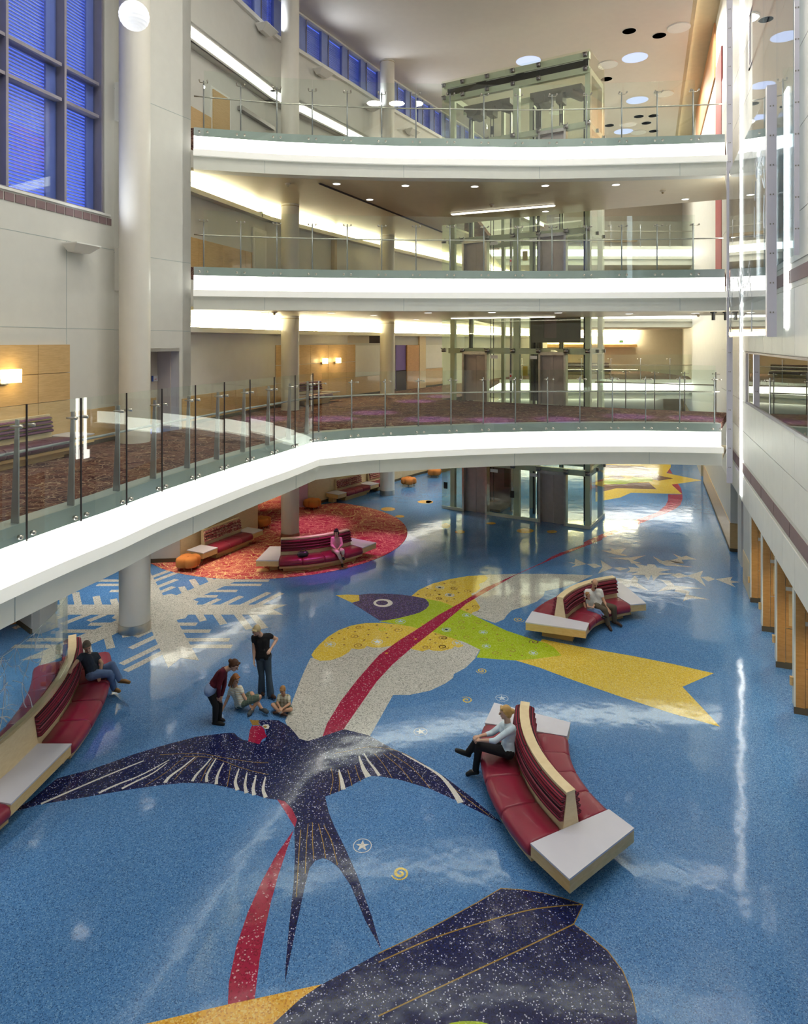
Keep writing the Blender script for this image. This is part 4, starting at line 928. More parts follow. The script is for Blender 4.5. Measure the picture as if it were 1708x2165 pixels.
lay('great_bird_inlay', 'tz_lime', AD([(400,880),(440,862),(500,853),(560,852),(620,857),(680,875),(690,920),(390,920)]), 2.7)
# --- spirals, stars and ringed stars
def spiral(u, v, rx, mat, lvl, turns=1.6, ph=0.0, w_=0.035, k=1.0, zz=PX):
    c = G(*zz([(u, v)])[0]); r = (rx / zz.a[2]) * c.y / F_PX
    pts = []
    for i in range(26):
        t = i / 25; a = ph + k * turns * 2 * math.pi * t; pts.append((c.x + r * (0.1 + 0.9 * t) * math.cos(a), c.y + r * (0.1 + 0.9 * t) * math.sin(a)))
    m = MB(); strip(m, pts, [w_ * .58 * (0.5 + .6 * math.sin(math.pi * min(1, i / 22))) for i in range(26)], lvl); return m.build('spiral_inlay', mat, fl)
def star(u, v, rx, mat, lvl, ring=False, ph=0.3, zz=PX):
    c = G(*zz([(u, v)])[0]); r = (rx / zz.a[2]) * c.y / F_PX; m = MB(); rs = r * (.82 if ring else 1)
    m.prism([(c.x + rs * (1 if i % 2 == 0 else .38) * math.cos(ph + math.pi * i / 5), c.y + rs * (1 if i % 2 == 0 else .38) * math.sin(ph + math.pi * i / 5)) for i in range(10)], -.001, .0012 * lvl)
    if ring: strip(m, [(c.x + r * math.cos(t * .2618), c.y + r * math.sin(t * .2618)) for t in range(25)], r * .09, lvl)
    return m.build('star_inlay', mat, fl)
spiral(846, 1846, 19, 'tz_yellow', 1, 1.8, 2.2, .07, -1); spiral(1018, 1418, 12, 'tz_yellow', 1, 1.9, 2.6, .05, -1); spiral(986, 1480, 13, 'tz_yellow', 1, 1.5, 5.4, .055, 1); spiral(1096, 1310, 12, 'tz_yellow', 1, 1.8, 1, .05, 1)
star(766, 1788, 19, 'tz_white', 1, True, math.pi/2); star(889, 1547, 14, 'tz_white', 1, True, 1.8); star(1061, 1476, 13, 'tz_paleblue', 1, True, .3)
for x, y, r, k in ((562,775,55,1),(518,885,62,-1),(560,995,70,1),(1030,808,65,1),(1580,905,58,1),(1370,1015,62,1),(1575,1010,68,1),(1405,388,55,1),(1530,430,50,1),(1700,232,45,1),(1700,305,45,1)):
    spiral(x, y, r, 'tz_bronze', 2.0, 1.5, x * .7, .05, k, AA)
spiral(850, 798, 62, 'tz_lime', 2.0, 1.5, 3.3, .05, 1, AA)
AF = Z(920, 1240, 6.1)
for x, y, r in ((255,28,60),(425,60,58),(55,155,52),(510,260,58)): spiral(x, y, r, 'tz_bronze', 2.0, 1.5, x, .05, -1, AF)
for x, y, r in ((345,460,60),(548,462,66),(340,535,62),(785,550,64),(412,655,70),(635,685,70),(838,690,70),(988,825,72),(788,858,70),(1510-1510+1240-1160,-40,40)): spiral(x, y, r, 'tz_brown' if False else 'tz_bronze', 2.4, 1.4, x * .3, .03, 1, AF)
spiral(1280, 715, 72, 'tz_brown', 2.4, 1.5, .6, .06, 1, AF); spiral(105, 665, 58, 'tz_bronze', 2.0, 1.5, .9, .05, 1, AF); spiral(105, 780, 72, 'tz_bronze', 2.0, 1.5, 2.9, .05, 1, AF)
for x, y in ((405,372),(148,555),(618,590),(660,770),(1265,858)): star(x, y, 55, 'tz_paleblue', 2.5, True, x, AF)
star(190, 112, 55, 'tz_paleblue', 2.0, True, 1, AF); star(280, 728, 62, 'tz_paleblue', 2.0, True, 2, AF); star(55, 15, 50, 'tz_paleblue', 2.0, True, 2, AF)
for x, y in ((215,982),(782,950)): star(x, y, 66, 'tz_paleblue', 2.0, True, x, AA)
star(1062, 705, 58, 'tz_paleblue', 2.5, True, .4, AA); star(1615, 805, 55, 'tz_paleblue', 2.5, True, .4, AA); star(1535, 297, 52, 'tz_paleblue', 2.0, True, .4, AA); star(1650, 388, 52, 'tz_paleblue', 2.0, True, .4, AA)
for x, y in ((780,750),(430,788),(680,806),(515,830),(325,850),(675,866),(892,850),(240,912),(385,918),(625,930),(905,902),(385,988),(950,762),(1275,380),(1385,310),(1480,335),(1590,248),(1530,380),(1480,965),(1485,858),(1420,925)): star(x, y, 22, 'tz_brown', 2.0, False, x, AA)
for x, y in ((1325,740),(1245,918),(895,1088)): star(x, y, 28, 'tz_orange', 3.0, False, x, AA)
for x, y in ((245,160),(150,188),(55,105),(300,80),(415,298),(555,320)): star(x, y, 22, 'tz_brown', 2.0, False, x, AF)
for x, y in ((655,505),(225,485),(495,545),(800,620),(1178,655),(1130,755),(1300,795),(1435,775),(970,890),(1120,890),(990,755),(260,630)): star(x, y, 22, 'tz_bronze', 2.4, False, x, AF)
# ================================================================== BENCHES, OTTOMANS, GLASS SCREEN
def vinyl(name, col, rough=0.38):
    m = plain(name, col, rough, var=0.08, scale=2.0, coat=0.1, bump=0.08, bscale=40); return m
vinyl('vinyl_red', (0.26, 0.018, 0.045)); vinyl('vinyl_plum', (0.13, 0.06, 0.10))
def stripes(name, cols, freq):
    m, nt, b = nmat(name)
    g = N(nt, 'ShaderNodeNewGeometry'); sp = N(nt, 'ShaderNodeSeparateXYZ'); nt.links.new(g.outputs['Position'], sp.inputs[0])
    no = N(nt, 'ShaderNodeMath', operation='MULTIPLY'); no.inputs[1].default_value = freq; nt.links.new(sp.outputs[2], no.inputs[0])
    fr = N(nt, 'ShaderNodeMath', operation='FRACT'); nt.links.new(no.outputs[0], fr.inputs[0])
    n = len(cols); nt.links.new(ramp(nt, fr.outputs[0], [(i / n, c) for i, c in enumerate(cols)], 'CONSTANT'), b.inputs['Base Color'])
    b.inputs['Roughness'].default_value = 0.85
stripes('fabric_maroon', [(.26,.014,.035), (.02,.006,.01), (.30,.02,.05), (.02,.006,.01), (.18,.012,.03), (.36,.08,.12), (.015,.005,.008), (.26,.015,.04)], 13.5)
stripes('fabric_lime', [(.16,.05,.12), (.06,.02,.05), (.48,.40,.08), (.10,.04,.08)], 9.5)
m, nt, b = nmat('fabric_floral')
v = N(nt, 'ShaderNodeTexVoronoi'); v.inputs['Scale'].default_value = 14; nt.links.new(pos(nt), v.inputs['Vector'])
nt.links.new(ramp(nt, v.outputs['Distance'], [(0.0, (.75,.55,.30)), (0.28, (.62,.30,.22)), (0.34, (.28,.03,.05)), (0.55, (.22,.02,.05)), (0.62, (.55,.35,.25))]), b.inputs['Base Color']); b.inputs['Roughness'].default_value = 0.85
plain('fabric_orange', (0.64, 0.23, 0.06), 0.9, var=0.06, bump=0.15, bscale=120, spec=0.2)
plain('table_white', (0.67, 0.66, 0.74), 0.3, var=0.02)
plain('bag_black', (0.02, 0.022, 0.022), 0.3, var=0.2, bump=0.3, bscale=30)
SEAT = [(.19,.235),(.74,.235),(.795,.27),(.81,.34),(.78,.415),(.70,.455),(.45,.462),(.19,.45)]
def roll_profile(n=4, z0=.555, z1=.93):
    out = []; h = (z1 - z0) / n
    core = lambda z: .19 - (z - .2) * .153
    out.append((core(z0), z0))
    for i in range(n):
        a = z0 + i * h
        for f, e in ((.08,.035),(.3,.085),(.55,.095),(.8,.07),(.97,.03)): out.append((core(a + f * h) + e, a + f * h))
    out.append((core(z1), z1)); return out
ROLL = roll_profile()
def seats_mesh(P, prof, a0, a1, s, n=5, e=.012, shrink=.035):
    rows = []; zc = sum(z for o, z in prof) / len(prof); oc = sum(o for o, z in prof) / len(prof)
    ks = [(a0 + .1 * e * 1, 1 - shrink * 2.2), (a0 + e, 1 - shrink * .6)] + [(a0 + 2.2 * e + (a1 - a0 - 4.4 * e) * i / n, 1.0) for i in range(n + 1)] + [(a1 - e, 1 - shrink * .6), (a1 - .1 * e, 1 - shrink * 2.2)]
    for a, k in ks:
        ring = [P(a, s * (oc + (o - oc) * k)) + (zc + (z - zc) * k if z > zc else z,) for o, z in prof]
        rows.append(ring)
    return MB().sweep(rows)
def bench(P, label, seats, tables, spine, both=True, root=None, unit=1.0, back='fabric_maroon', seat='vinyl_red', group=None, name='curved_bench', spine_cushion=None):
    t = thing(name, label, 'bench', (0, 0, 0), 0, group)
    sides = (1, -1) if both else (1,)
    def sw(prof, a0, a1, nm, mat, n=10, par=t, sm=False):
        rows = [[P(a0 + (a1 - a0) * i / n, o) + (z,) for o, z in prof] for i in range(n + 1)]
        return MB().sweep(rows).build(nm, mat, par, sm, local=True, fix=True)
    lo, hi = spine
    sw([(-.19 if both else 0, .2), (.19, .2), (.075, .95), (-.075 if both else 0, .95)], lo, hi, 'back_board', 'maple_light')
    sw([(-.085 if both else 0, .952), (.085, .952), (.085, .982), (-.085 if both else 0, .982)], lo, hi, 'top_cap', 'maple_light')
    for (a0, a1, n) in seats:
        st = (a1 - a0) / n
        w_ = .55 if both else .6
        sw([(-w_ if both else .05, 0), (w_, 0), (w_, .165), (-w_ if both else .05, .165)], a0 + .15 * st, a1 - .15 * st, 'plinth', 'maple')
        sw([(-.74 if both else .02, .165), (.74, .165), (.74, .232), (-.74 if both else .02, .232)], a0, a1, 'seat_frame', 'maple')
        for s in sides:
            for i in range(n):
                seats_mesh(P, SEAT, a0 + i * st, a0 + (i + 1) * st, s, e=.03 * unit).build('seat_cushion', seat, t, True, local=True, fix=True)
                seats_mesh(P, ROLL, a0 + i * st, a0 + (i + 1) * st, s, e=.02 * unit, shrink=.01).build('back_cushion', back, t, True, local=True, fix=True)
    for (a0, a1, o0, o1) in tables:
        q = lambda o: [P(a0, -o if both else o0 * 0 + .0), P(a0, o), P(a1, o), P(a1, -o if both else .0)]
        tb = MB().prism(q(.76), .25, .43).build('end_table', 'maple_mid', t, local=True)
        MB().prism(q(.77), .43, .458).build('table_top', 'table_white', tb, local=True)
        pl = [P(a0 + (a1 - a0) * .1, -.4 if both else .1), P(a0 + (a1 - a0) * .1, .4), P(a1 - (a1 - a0) * .5, .4), P(a1 - (a1 - a0) * .5, -.4 if both else .1)]
        MB().prism(pl, 0, .25).build('plinth', 'maple', tb, local=True)
    return t
def arc(R): return lambda a, o: ((R + o) * math.cos(a) - R, (R + o) * math.sin(a))
rad = math.radians
def place(t, C, R, am):
    t.location = (C[0] + R * math.cos(am), C[1] + R * math.sin(am), 0); t.rotation_euler = (0, 0, am)
A3 = arc(3.37)
cb = bench(A3, 'maroon curved double bench by the swallow wing with a blonde woman seated on it', [(-rad(21.5), rad(21.5), 4)], [(rad(21.7), rad(32.3), 0, 0), (-rad(21.7), -rad(32.3), 0, 0)], (-rad(21.7), rad(21.7)), unit=1 / 3.4)
place(cb, (5.53, 11.55), 3.37, rad(185.5))
def put(C, am, label):
    o = dup(cb, (C[0] + 3.37 * math.cos(am), C[1] + 3.37 * math.sin(am), 0), am, label); return o
put((7.09, 15.93), rad(128.8), 'maroon curved double bench where the man in a white polo sits with a boy')
put((-4.55, 26.25), rad(-63.5), 'maroon curved double bench on the red carpet, holding the woman in pink')
A6_ = arc(6.58)
sb = bench(A6_, 'long maroon curved bench carrying an etched glass screen and a reclining man', [(rad(0.0), rad(29.5), 5), (rad(-30), rad(-12.6), 3)], [(rad(-12.5), rad(-0.15), 0, 0)], (rad(-30), rad(29.8)), unit=1 / 6.6)
sb.location = (-13.42 + 6.58, 12.07, 0)
# etched glass screen standing on that bench
scr = thing('glass_screen', 'curved glass screen etched with tangled white branches on the long bench back', 'screen', (-6.84, 12.07, 0.986))
def SP(a, z, o=0.0): return ((6.58 + o) * math.cos(a) - 6.58, (6.58 + o) * math.sin(a), z)
for i in range(6):
    a0, a1 = rad(-30 + i * 7.8) + .002, rad(-30 + (i + 1) * 7.8) - .002
    rows = [[SP(a0 + (a1 - a0) * k / 4, z, o) for o, z in ((-.006, 0.0), (.006, 0.0), (.006, 1.44), (-.006, 1.44))] for k in range(5)]
    MB().sweep(rows).build('glass_panel', 'rail_glass', scr, local=True, fix=True)
et = MB(); rnd = random.Random(4)
def vine(a, z, ang, L, r, depth):
    pts = []
    for i in range(9):
        pts.append(SP(a, min(max(z, .01), 1.42), .010)); a += math.cos(ang) * L / 8 / 6.58; z += math.sin(ang) * L / 8; ang += rnd.uniform(-.45, .45)
        if z > 1.40 or z < .02: ang = -ang
    et.tube(pts, [r * (1 - i / 12) for i in range(9)], 4)
    if depth:
        for _ in range(2): vine(a, z, ang + rnd.choice((-1, 1)) * rnd.uniform(.5, 1.3), L * .7, r * .7, depth - 1)
for k in range(17): vine(rad(rnd.uniform(-28, 14)), rnd.uniform(0.05, .7), rnd.uniform(.3, 2.6), 1.0, .011, 2)
plain('etch_white', (0.80, 0.82, 0.84), 0.6)
et.build('etched_branches', 'etch_white', scr, local=True, kind='stuff')
m = MB(); m.tube([SP(rad(-30 + 46.8 * k / 20), 1.445) for k in range(21)], .008, 4); m.build('top_edge', 'rail_glass', scr, local=True)
MB().box(SP(rad(16.8), 0)[0] - .25, SP(rad(16.8), 0)[0] + .0, SP(rad(16.8), 0)[1] - .006, SP(rad(16.8), 0)[1] + .006, 0, 1.44).build('glass_panel', 'rail_glass', scr, local=True)
# straight wall benches
STR = lambda a, o: (o, a)
def wall_bench(label, W, seats, tables, spine, off=0.06, back='fabric_floral', seat='vinyl_red', group=None, z=0.0):
    t = bench(STR, label, seats, tables, spine, both=False, back=back, seat=seat, group=group, name='wall_bench')
    p = W.pt(0, 0, off); t.location = (p.x, p.y, z); t.rotation_euler = (0, 0, math.atan2(W.n.y, W.n.x)); return t
wall_bench('red wall bench with flowered back rolls beside the front orange ottoman', L1A, [(.75, 2.65, 3)], [(0.02, .74, 0, 0), (2.66, 3.25, 0, 0)], (.72, 2.68), .3)
wall_bench('red wall bench with flowered back rolls on the blue floor past the pink wall', L1B, [(1.85, 3.7, 3)], [(1.2, 1.84, 0, 0), (3.71, 4.4, 0, 0)], (1.82, 3.73))
wall_bench('red wall bench with flowered back rolls behind the third column', L1B, [(4.42, 5.7, 2)], [], (4.4, 5.73))
wall_bench('farthest red wall bench, partly hidden at the end of the ground-floor seating', L1C, [(.9, 2.8, 3)], [(2.81, 3.4, 0, 0)], (.88, 2.83))
wall_bench('plum wall bench with purple and lime back rolls under two glowing sconces', WD, [(.95, 2.9, 3)], [(.3, .94, 0, 0), (2.91, 3.5, 0, 0)], (.93, 2.92), .1, 'fabric_lime', 'vinyl_plum', None, Z2)
tq_ = WA.t_of(95)
wall_bench('plum wall bench with purple and lime back rolls behind the angled walkway railing', WA, [(tq_ - 2.6, tq_ - .1, 4)], [(tq_ - .09, tq_ + .6, 0, 0)], (tq_ - 2.65, tq_ - .08), .14, 'fabric_lime', 'vinyl_plum', None, Z2)
FB_ = Wall((20, 59.2), (8, 59.2), side=-1)
wall_bench('plum wall bench on the far lower walkway seen past the lifts', Wall((9, 55.0), (20, 55.0)), [(2, 8, 6)], [(1.3, 1.98, 0, 0)], (2, 8), .1, 'fabric_lime', 'vinyl_plum', None, Z2)
# flower ottomans
def ottoman(x, y, label, rz=0.0):
    t = thing('flower_ottoman', label, 'ottoman', (x, y, 0), rz, 'orange flower ottomans')
    n = 48; prof = [(.80, .13), (.93, .15), (1.0, .21), (1.0, .36), (.95, .42), (.82, .455), (.4, .462), (.06, .452)]
    rows = []
    for k, z in prof:
        ring = []
        for i in range(n):
            a = 2 * math.pi * i / n; r = .30 + .12 * abs(math.cos(2 * a)) ** .6
            ring.append((k * r * math.cos(a), k * r * math.sin(a), z))
        rows.append(ring)
    MB().sweep(rows).build('cushion', 'fabric_orange', t, True, local=True, fix=True)
    MB().ball((0, 0, .455), .035, .035, .018, 10, 6).build('button', 'fabric_orange', t, True, local=True)
    for k in range(4):
        a = k * math.pi / 2; c, s = math.cos(a), math.sin(a)
        MB().tube([(c * .27, s * .27, .15), (c * .31, s * .31, 0.002)], [.018, .012], 8).build('leg', 'steel', t, True, local=True)
    return t
for u, v, lb_ in ((398, 1204, 'orange four-lobed ottoman at the front edge of the red carpet'), (552, 1117, 'orange four-lobed ottoman at the end of the wall bench near the second column'),
                  (660, 1076, 'orange four-lobed ottoman in front of the pink wall strip'), (845, 1025, 'orange four-lobed ottoman just behind the third column'), (912, 1000, 'farthest orange four-lobed ottoman, near the lift corner')):
    p = G(u, v)
    if u == 845: p = Vector((.25, 35.6, 0))
    if u == 912: p = Vector((1.75, 38.0, 0))
    ottoman(p.x, p.y, lb_, rad(u % 40))
# ================================================================== PEOPLE
def J(u, v, d): return Vector(((u - U0) / F_PX * d, d, EYE - (v - V0) / F_PX * d))
def cap(mb, a, b, ra, rb, n=12):
    a, b = Vector(a), Vector(b)
    mb.ball(a, ra, ra, ra, n, 8); mb.ball(b, rb, rb, rb, n, 8)
    if (b - a).length > 1e-4: mb.tube([a, b], [ra, rb], n)
def frame(f, up=Vector((0, 0, 1))):
    f = Vector(f).normalized(); r = f.cross(up).normalized(); u = r.cross(f)
    return Matrix((r, f, u)).transposed()          # local x = right of the face, y = forward, z = up
def fuse(mb, name, mat, par, vox, sm=3):
    me = bpy.data.meshes.new('tmp'); off = world_loc(par)
    me.from_pydata([(a - off.x, b - off.y, c - off.z) for a, b, c in mb.v], [], mb.f); me.update()
    o = bpy.data.objects.new('tmp', me); COL.objects.link(o)
    r = o.modifiers.new('r', 'REMESH'); r.mode = 'VOXEL'; r.voxel_size = vox; r.use_smooth_shade = True
    s = o.modifiers.new('s', 'SMOOTH'); s.iterations = sm; s.factor = .5
    dg = bpy.context.evaluated_depsgraph_get(); out = bpy.data.meshes.new_from_object(o.evaluated_get(dg))
    COL.objects.unlink(o); bpy.data.objects.remove(o); bpy.data.meshes.remove(me)
    out.materials.clear(); out.materials.append(M[mat]); out.name = name
    q = bpy.data.objects.new(name, out); COL.objects.link(q); q.parent = par; return q
def hand(mb, wr, el, k, curl=0.5, palm=None, spread=1.0):
    d = (wr - el).normalized(); palm = Vector(palm) if palm is not None else Vector((0, 0, -1))
    side = d.cross(palm)
    if side.length < .1: side = d.cross(Vector((1, 0, 0)))
    side.normalize(); dn = side.cross(d).normalized()
    kn = wr + d * .085 * k
    for s in (-.022, 0, .022): cap(mb, wr + side * s * .6 * k, kn + side * s * k, .017 * k, .014 * k, 8)
    for i, (s, L) in enumerate(((-.033, .066), (-.011, .078), (.011, .074), (.033, .058))):
        p0 = kn + side * s * k * spread; p1 = p0 + (d * math.cos(curl * .6) + dn * math.sin(curl * .6)) * L * .55 * k; p2 = p1 + (d * math.cos(curl * 1.7) + dn * math.sin(curl * 1.7)) * L * .5 * k
        cap(mb, p0, p1, .0095 * k, .0088 * k, 7); cap(mb, p1, p2, .0088 * k, .0075 * k, 7)
    t0 = wr + d * .03 * k - side * .022 * k; t1 = t0 + (d * .7 - side * .7 + dn * .2).normalized() * .045 * k; t2 = t1 + (d * .95 - side * .2 + dn * .3).normalized() * .032 * k
    cap(mb, t0, t1, .013 * k, .0105 * k, 7); cap(mb, t1, t2, .0105 * k, .0085 * k, 7)
for nm, c in (('skin_fair', (.62, .38, .27)), ('skin_tan', (.60, .36, .24)), ('skin_warm', (.58, .33, .21))): plain(nm, c, .55, var=.03)
plain('eye_dark', (.02, .015, .012), .3); plain('lip', (.42, .14, .12), .5)
for nm, c, r in (('hair_brown', (.075, .03, .014), .5), ('hair_auburn', (.26, .10, .03), .5), ('hair_blonde', (.52, .32, .11), .45), ('hair_ash', (.50, .40, .22), .45), ('hair_grey', (.20, .16, .12), .6), ('hair_black', (.012, .009, .008), .4), ('hair_sand', (.40, .21, .08), .5),
                 ('cloth_black', (.012, .012, .014), .85), ('cloth_maroon', (.095, .010, .022), .9), ('cloth_sky', (.30, .42, .66), .85), ('denim_dark', (.045, .07, .10), .85), ('denim_blue', (.15, .23, .42), .85), ('cloth_white', (.78, .78, .76), .8), ('cloth_navy', (.035, .045, .065), .85),
                 ('cloth_pale', (.60, .72, .80), .8), ('cloth_taupe', (.12, .095, .065), .85), ('cloth_pink', (.66, .30, .36), .85), ('cloth_cream', (.66, .57, .45), .85), ('cloth_grey', (.38, .38, .36), .85), ('shoe_black', (.012, .012, .012), .45), ('shoe_tan', (.36, .20, .08), .6), ('shoe_slate', (.07, .085, .095), .6), ('shoe_brown', (.05, .025, .018), .45), ('sock_white', (.75, .75, .74), .8)):
    plain(nm, c, r, var=.12, scale=9, spec=.3, bump=.12, bscale=45)
def plaid(name, a, b_, c, f):
    m, nt, b = nmat(name)
    sp = N(nt, 'ShaderNodeSeparateXYZ'); nt.links.new(pos(nt, (f, f, f)), sp.inputs[0]); cols = None
    for k, ax in enumerate((0, 2)):
        fr = N(nt, 'ShaderNodeMath', operation='FRACT'); nt.links.new(sp.outputs[ax], fr.inputs[0])
        r_ = ramp(nt, fr.outputs[0], [(0, a), (.45, b_), (.6, c), (.75, a)], 'CONSTANT')
        cols = r_ if cols is None else mixc(nt, .5, cols, r_)
    nt.links.new(cols, b.inputs['Base Color']); b.inputs['Roughness'].default_value = .85
plaid('plaid_green', (.10, .14, .10), (.06, .09, .07), (.20, .26, .20), 13); plaid('plaid_mixed', (.62, .60, .48), (.16, .17, .07), (.36, .30, .16), 14)
stripes('cloth_striped', [(.78,.76,.62), (.78,.77,.70), (.70,.58,.30), (.78,.77,.70)], 22)
def person(label, j, k=1.0, skin='skin_fair', face=(0, -1, 0), up=(0, 0, 1), hair='hair_brown', style='short', top='cloth_white', sleeve=.5, legs='denim_blue', leg=1.0, shoes='shoe_black', flare=0.0, beard=None, curl=(.5, .5), palms=(None, None), fat=1.0, low_neck=False, name='person', root=None, socks=False, cardigan=None):
    g = lambda n: Vector(j[n])
    base = Vector(root) if root is not None else Vector(((g('anL').x + g('anR').x) / 2, (g('anL').y + g('anR').y) / 2, min(g('anL').z, g('anR').z) - .07))
    t = thing(name, label, 'person', base)
    b = MB(); shL, shR, hpL, hpR, nk, hd = g('shL'), g('shR'), g('hpL'), g('hpR'), g('nk'), g('hd')
    ch = (shL + shR) / 2; pv = (hpL + hpR) / 2; ax = (pv - ch)
    def torso(mb, e, lo=1.0):
        cap(mb, shL.lerp(ch, .22) + ax * .06, shR.lerp(ch, .22) + ax * .06, .070 * k * fat + e, .070 * k * fat + e)
        for s, sh, hp in ((1, shL, hpL), (-1, shR, hpR)):
            a = ch.lerp(sh, .42) + ax * .22; w_ = pv.lerp(hp, .62) - ax * .36; h_ = hp.lerp(pv, .1)
            cap(mb, sh.lerp(ch, .3) + ax * .08, a, .07 * k * fat + e, .098 * k * fat + e); cap(mb, a, w_, .098 * k * fat + e, .088 * k * fat + e)
            if lo > .5: cap(mb, w_, h_.lerp(w_, 1 - lo), .088 * k * fat + e, .105 * k * fat + e)
    torso(b, 0); cap(b, hpL, hpR, .098 * k * fat, .098 * k * fat)
    R = frame(face, Vector(up)); H = lambda x, y, z: hd + R @ Vector((x * k, y * k, z * k))
    cap(b, ch - ax * .02, hd + R @ Vector((0, -.02 * k, -.05 * k)), .062 * k, .050 * k)
    for s, q in ((1, 'L'), (-1, 'R')):
        sh, el, wr, hp, kn, an, to = g('sh' + q), g('el' + q), g('wr' + q), g('hp' + q), g('kn' + q), g('an' + q), g('to' + q)
        cap(b, sh, el, .047 * k * fat, .038 * k); cap(b, el, el.lerp(wr, .35), .038 * k, .038 * k); cap(b, el.lerp(wr, .35), wr, .038 * k, .025 * k)
        cap(b, hp, kn, .083 * k * fat, .055 * k); cap(b, kn, kn.lerp(an, .35), .054 * k, .054 * k); cap(b, kn.lerp(an, .35), an, .054 * k, .035 * k)
        cap(b, an, to, .034 * k, .026 * k)
        hand(b, wr, el, k, curl[0 if q == 'L' else 1], palms[0 if q == 'L' else 1])
    b.ball(H(0, -.005, .02), .074 * k, .094 * k, .098 * k, 18, 14, R); b.ball(H(0, .022, -.045), .058 * k, .066 * k, .066 * k, 14, 10, R); b.ball(H(0, .06, -.092), .022 * k, .02 * k, .02 * k, 8, 6)
    cap(b, H(0, .088, .02), H(0, .108, -.022), .010 * k, .016 * k, 8)
    for s in (-1, 1):
        b.ball(H(s * .074, -.008, -.008), .013 * k, .022 * k, .032 * k, 8, 6, R); b.ball(H(s * .03, .078, .03), .02 * k, .014 * k, .01 * k, 8, 6, R)
    fuse(b, 'body', skin, t, .0095 * (k if k < 1 else 1), 2)
    for s in (-1, 1): MB().ball(H(s * .030, .0835, .008), .0125 * k, .008 * k, .008 * k, 8, 6, R).build('eye', 'eye_dark', t, True)
    MB().ball(H(0, .083, -.055), .024 * k, .010 * k, .007 * k, 10, 6, R).build('mouth', 'lip', t, True)
    for s in (-1, 1): MB().ball(H(s * .031, .085, .03), .02 * k, .008 * k, .005 * k, 8, 5, R).build('eyebrow', hair, t, True)
    h = MB()
    if style != 'bald':
        h.ball(H(0, -.022, .040), .082 * k, .094 * k, .094 * k, 18, 12, R); h.ball(H(0, -.055, -.01), .076 * k, .062 * k, .085 * k, 14, 10, R)
        for s in (-1, 1): cap(h, H(s * .068, .015, .05), H(s * .072, -.02, -.02 if style in ('short', 'bun', 'crop') else -.05), .02 * k, .016 * k, 8)
        cap(h, H(-.045, .062, .088), H(.045, .062, .088), .022 * k, .022 * k, 8)
    else:
        for s in (-1, 1): cap(h, H(s * .066, -.02, .02), H(s * .055, -.065, -.01), .02 * k, .03 * k, 8)
        cap(h, H(-.05, -.075, -.02), H(.05, -.075, -.02), .03 * k, .03 * k, 8)
    if style == 'bun': h.ball(H(0, -.125, .02), .045 * k, .045 * k, .045 * k, 12, 8); 
    if style == 'bob':
        for s in (-1, 1): cap(h, H(s * .07, -.01, .02), H(s * .066, .0, -.075), .026 * k, .022 * k, 8)
        cap(h, H(-.05, -.06, -.05), H(.05, -.06, -.05), .045 * k, .045 * k, 8); cap(h, H(-.05, .072, .068), H(.05, .072, .068), .018 * k, .018 * k, 8)
    if style == 'long':
        for s in (-1, 1): cap(h, H(s * .072, 0, .02), H(s * .082, .015, -.19), .026 * k, .020 * k, 8)
        for x in (-.05, 0, .05): cap(h, H(x, -.07, 0), H(x * 1.3, -.075, -.24), .045 * k, .035 * k, 8)
    fuse(h, 'hair', hair, t, .010, 1)
    if beard:
        q = MB(); q.ball(H(0, .070, -.098), .03 * k, .025 * k, .034 * k, 10, 8, R); cap(q, H(-.022, .088, -.043), H(.022, .088, -.043), .008 * k, .008 * k, 6); fuse(q, 'beard', beard, t, .007, 1)
    c = MB(); torso(c, .014 * k, .95)
    for q in 'LR':
        sh, el, wr = g('sh' + q), g('el' + q), g('wr' + q)
        L1, L2_ = (el - sh).length, (wr - el).length; s_ = sleeve * (L1 + L2_)
        if sleeve > 0:
            if s_ <= L1: cap(c, sh, sh.lerp(el, s_ / L1), .060 * k * fat, .056 * k)
            else: cap(c, sh, el, .060 * k * fat, .050 * k); cap(c, el, el.lerp(wr, min(1, (s_ - L1) / L2_)), .050 * k, .038 * k)
    for f_, r_ in ((.34, .106), (.2, .112), (.07, .120)): cap(c, hpL.lerp(pv, .25) - ax * f_, hpR.lerp(pv, .25) - ax * f_, r_ * k * fat, r_ * k * fat)
    if not low_neck: cap(c, ch - ax * .02, ch.lerp(nk, .5), .066 * k, .064 * k)
    fuse(c, 'top', top, t, .012, 2)
    if cardigan:
        q = MB(); 
        for hp in (hpL, hpR): cap(q, pv.lerp(hp, .62) - ax * .30, hp, .108 * k, .128 * k)
        cap(q, hpL, hpR, .122 * k, .122 * k); fuse(q, 'shirt_hem', cardigan, t, .012, 2)
    p = MB(); cap(p, hpL, hpR, .112 * k * fat, .112 * k * fat); cap(p, pv - ax * .12, pv, .09 * k * fat, .108 * k * fat)
    for q in 'LR':
        hp, kn, an = g('hp' + q), g('kn' + q), g('an' + q)
        if leg <= .5: cap(p, hp, hp.lerp(kn, leg / .5), .102 * k * fat, .092 * k * fat)
        else:
            cap(p, hp, kn, .099 * k * fat, .069 * k * fat); e = kn.lerp(an, (leg - .5) / .5); cap(p, kn, e, .069 * k * fat, (.056 + flare) * k)
    fuse(p, 'shorts' if leg <= .5 else 'trousers', legs, t, .012, 2)
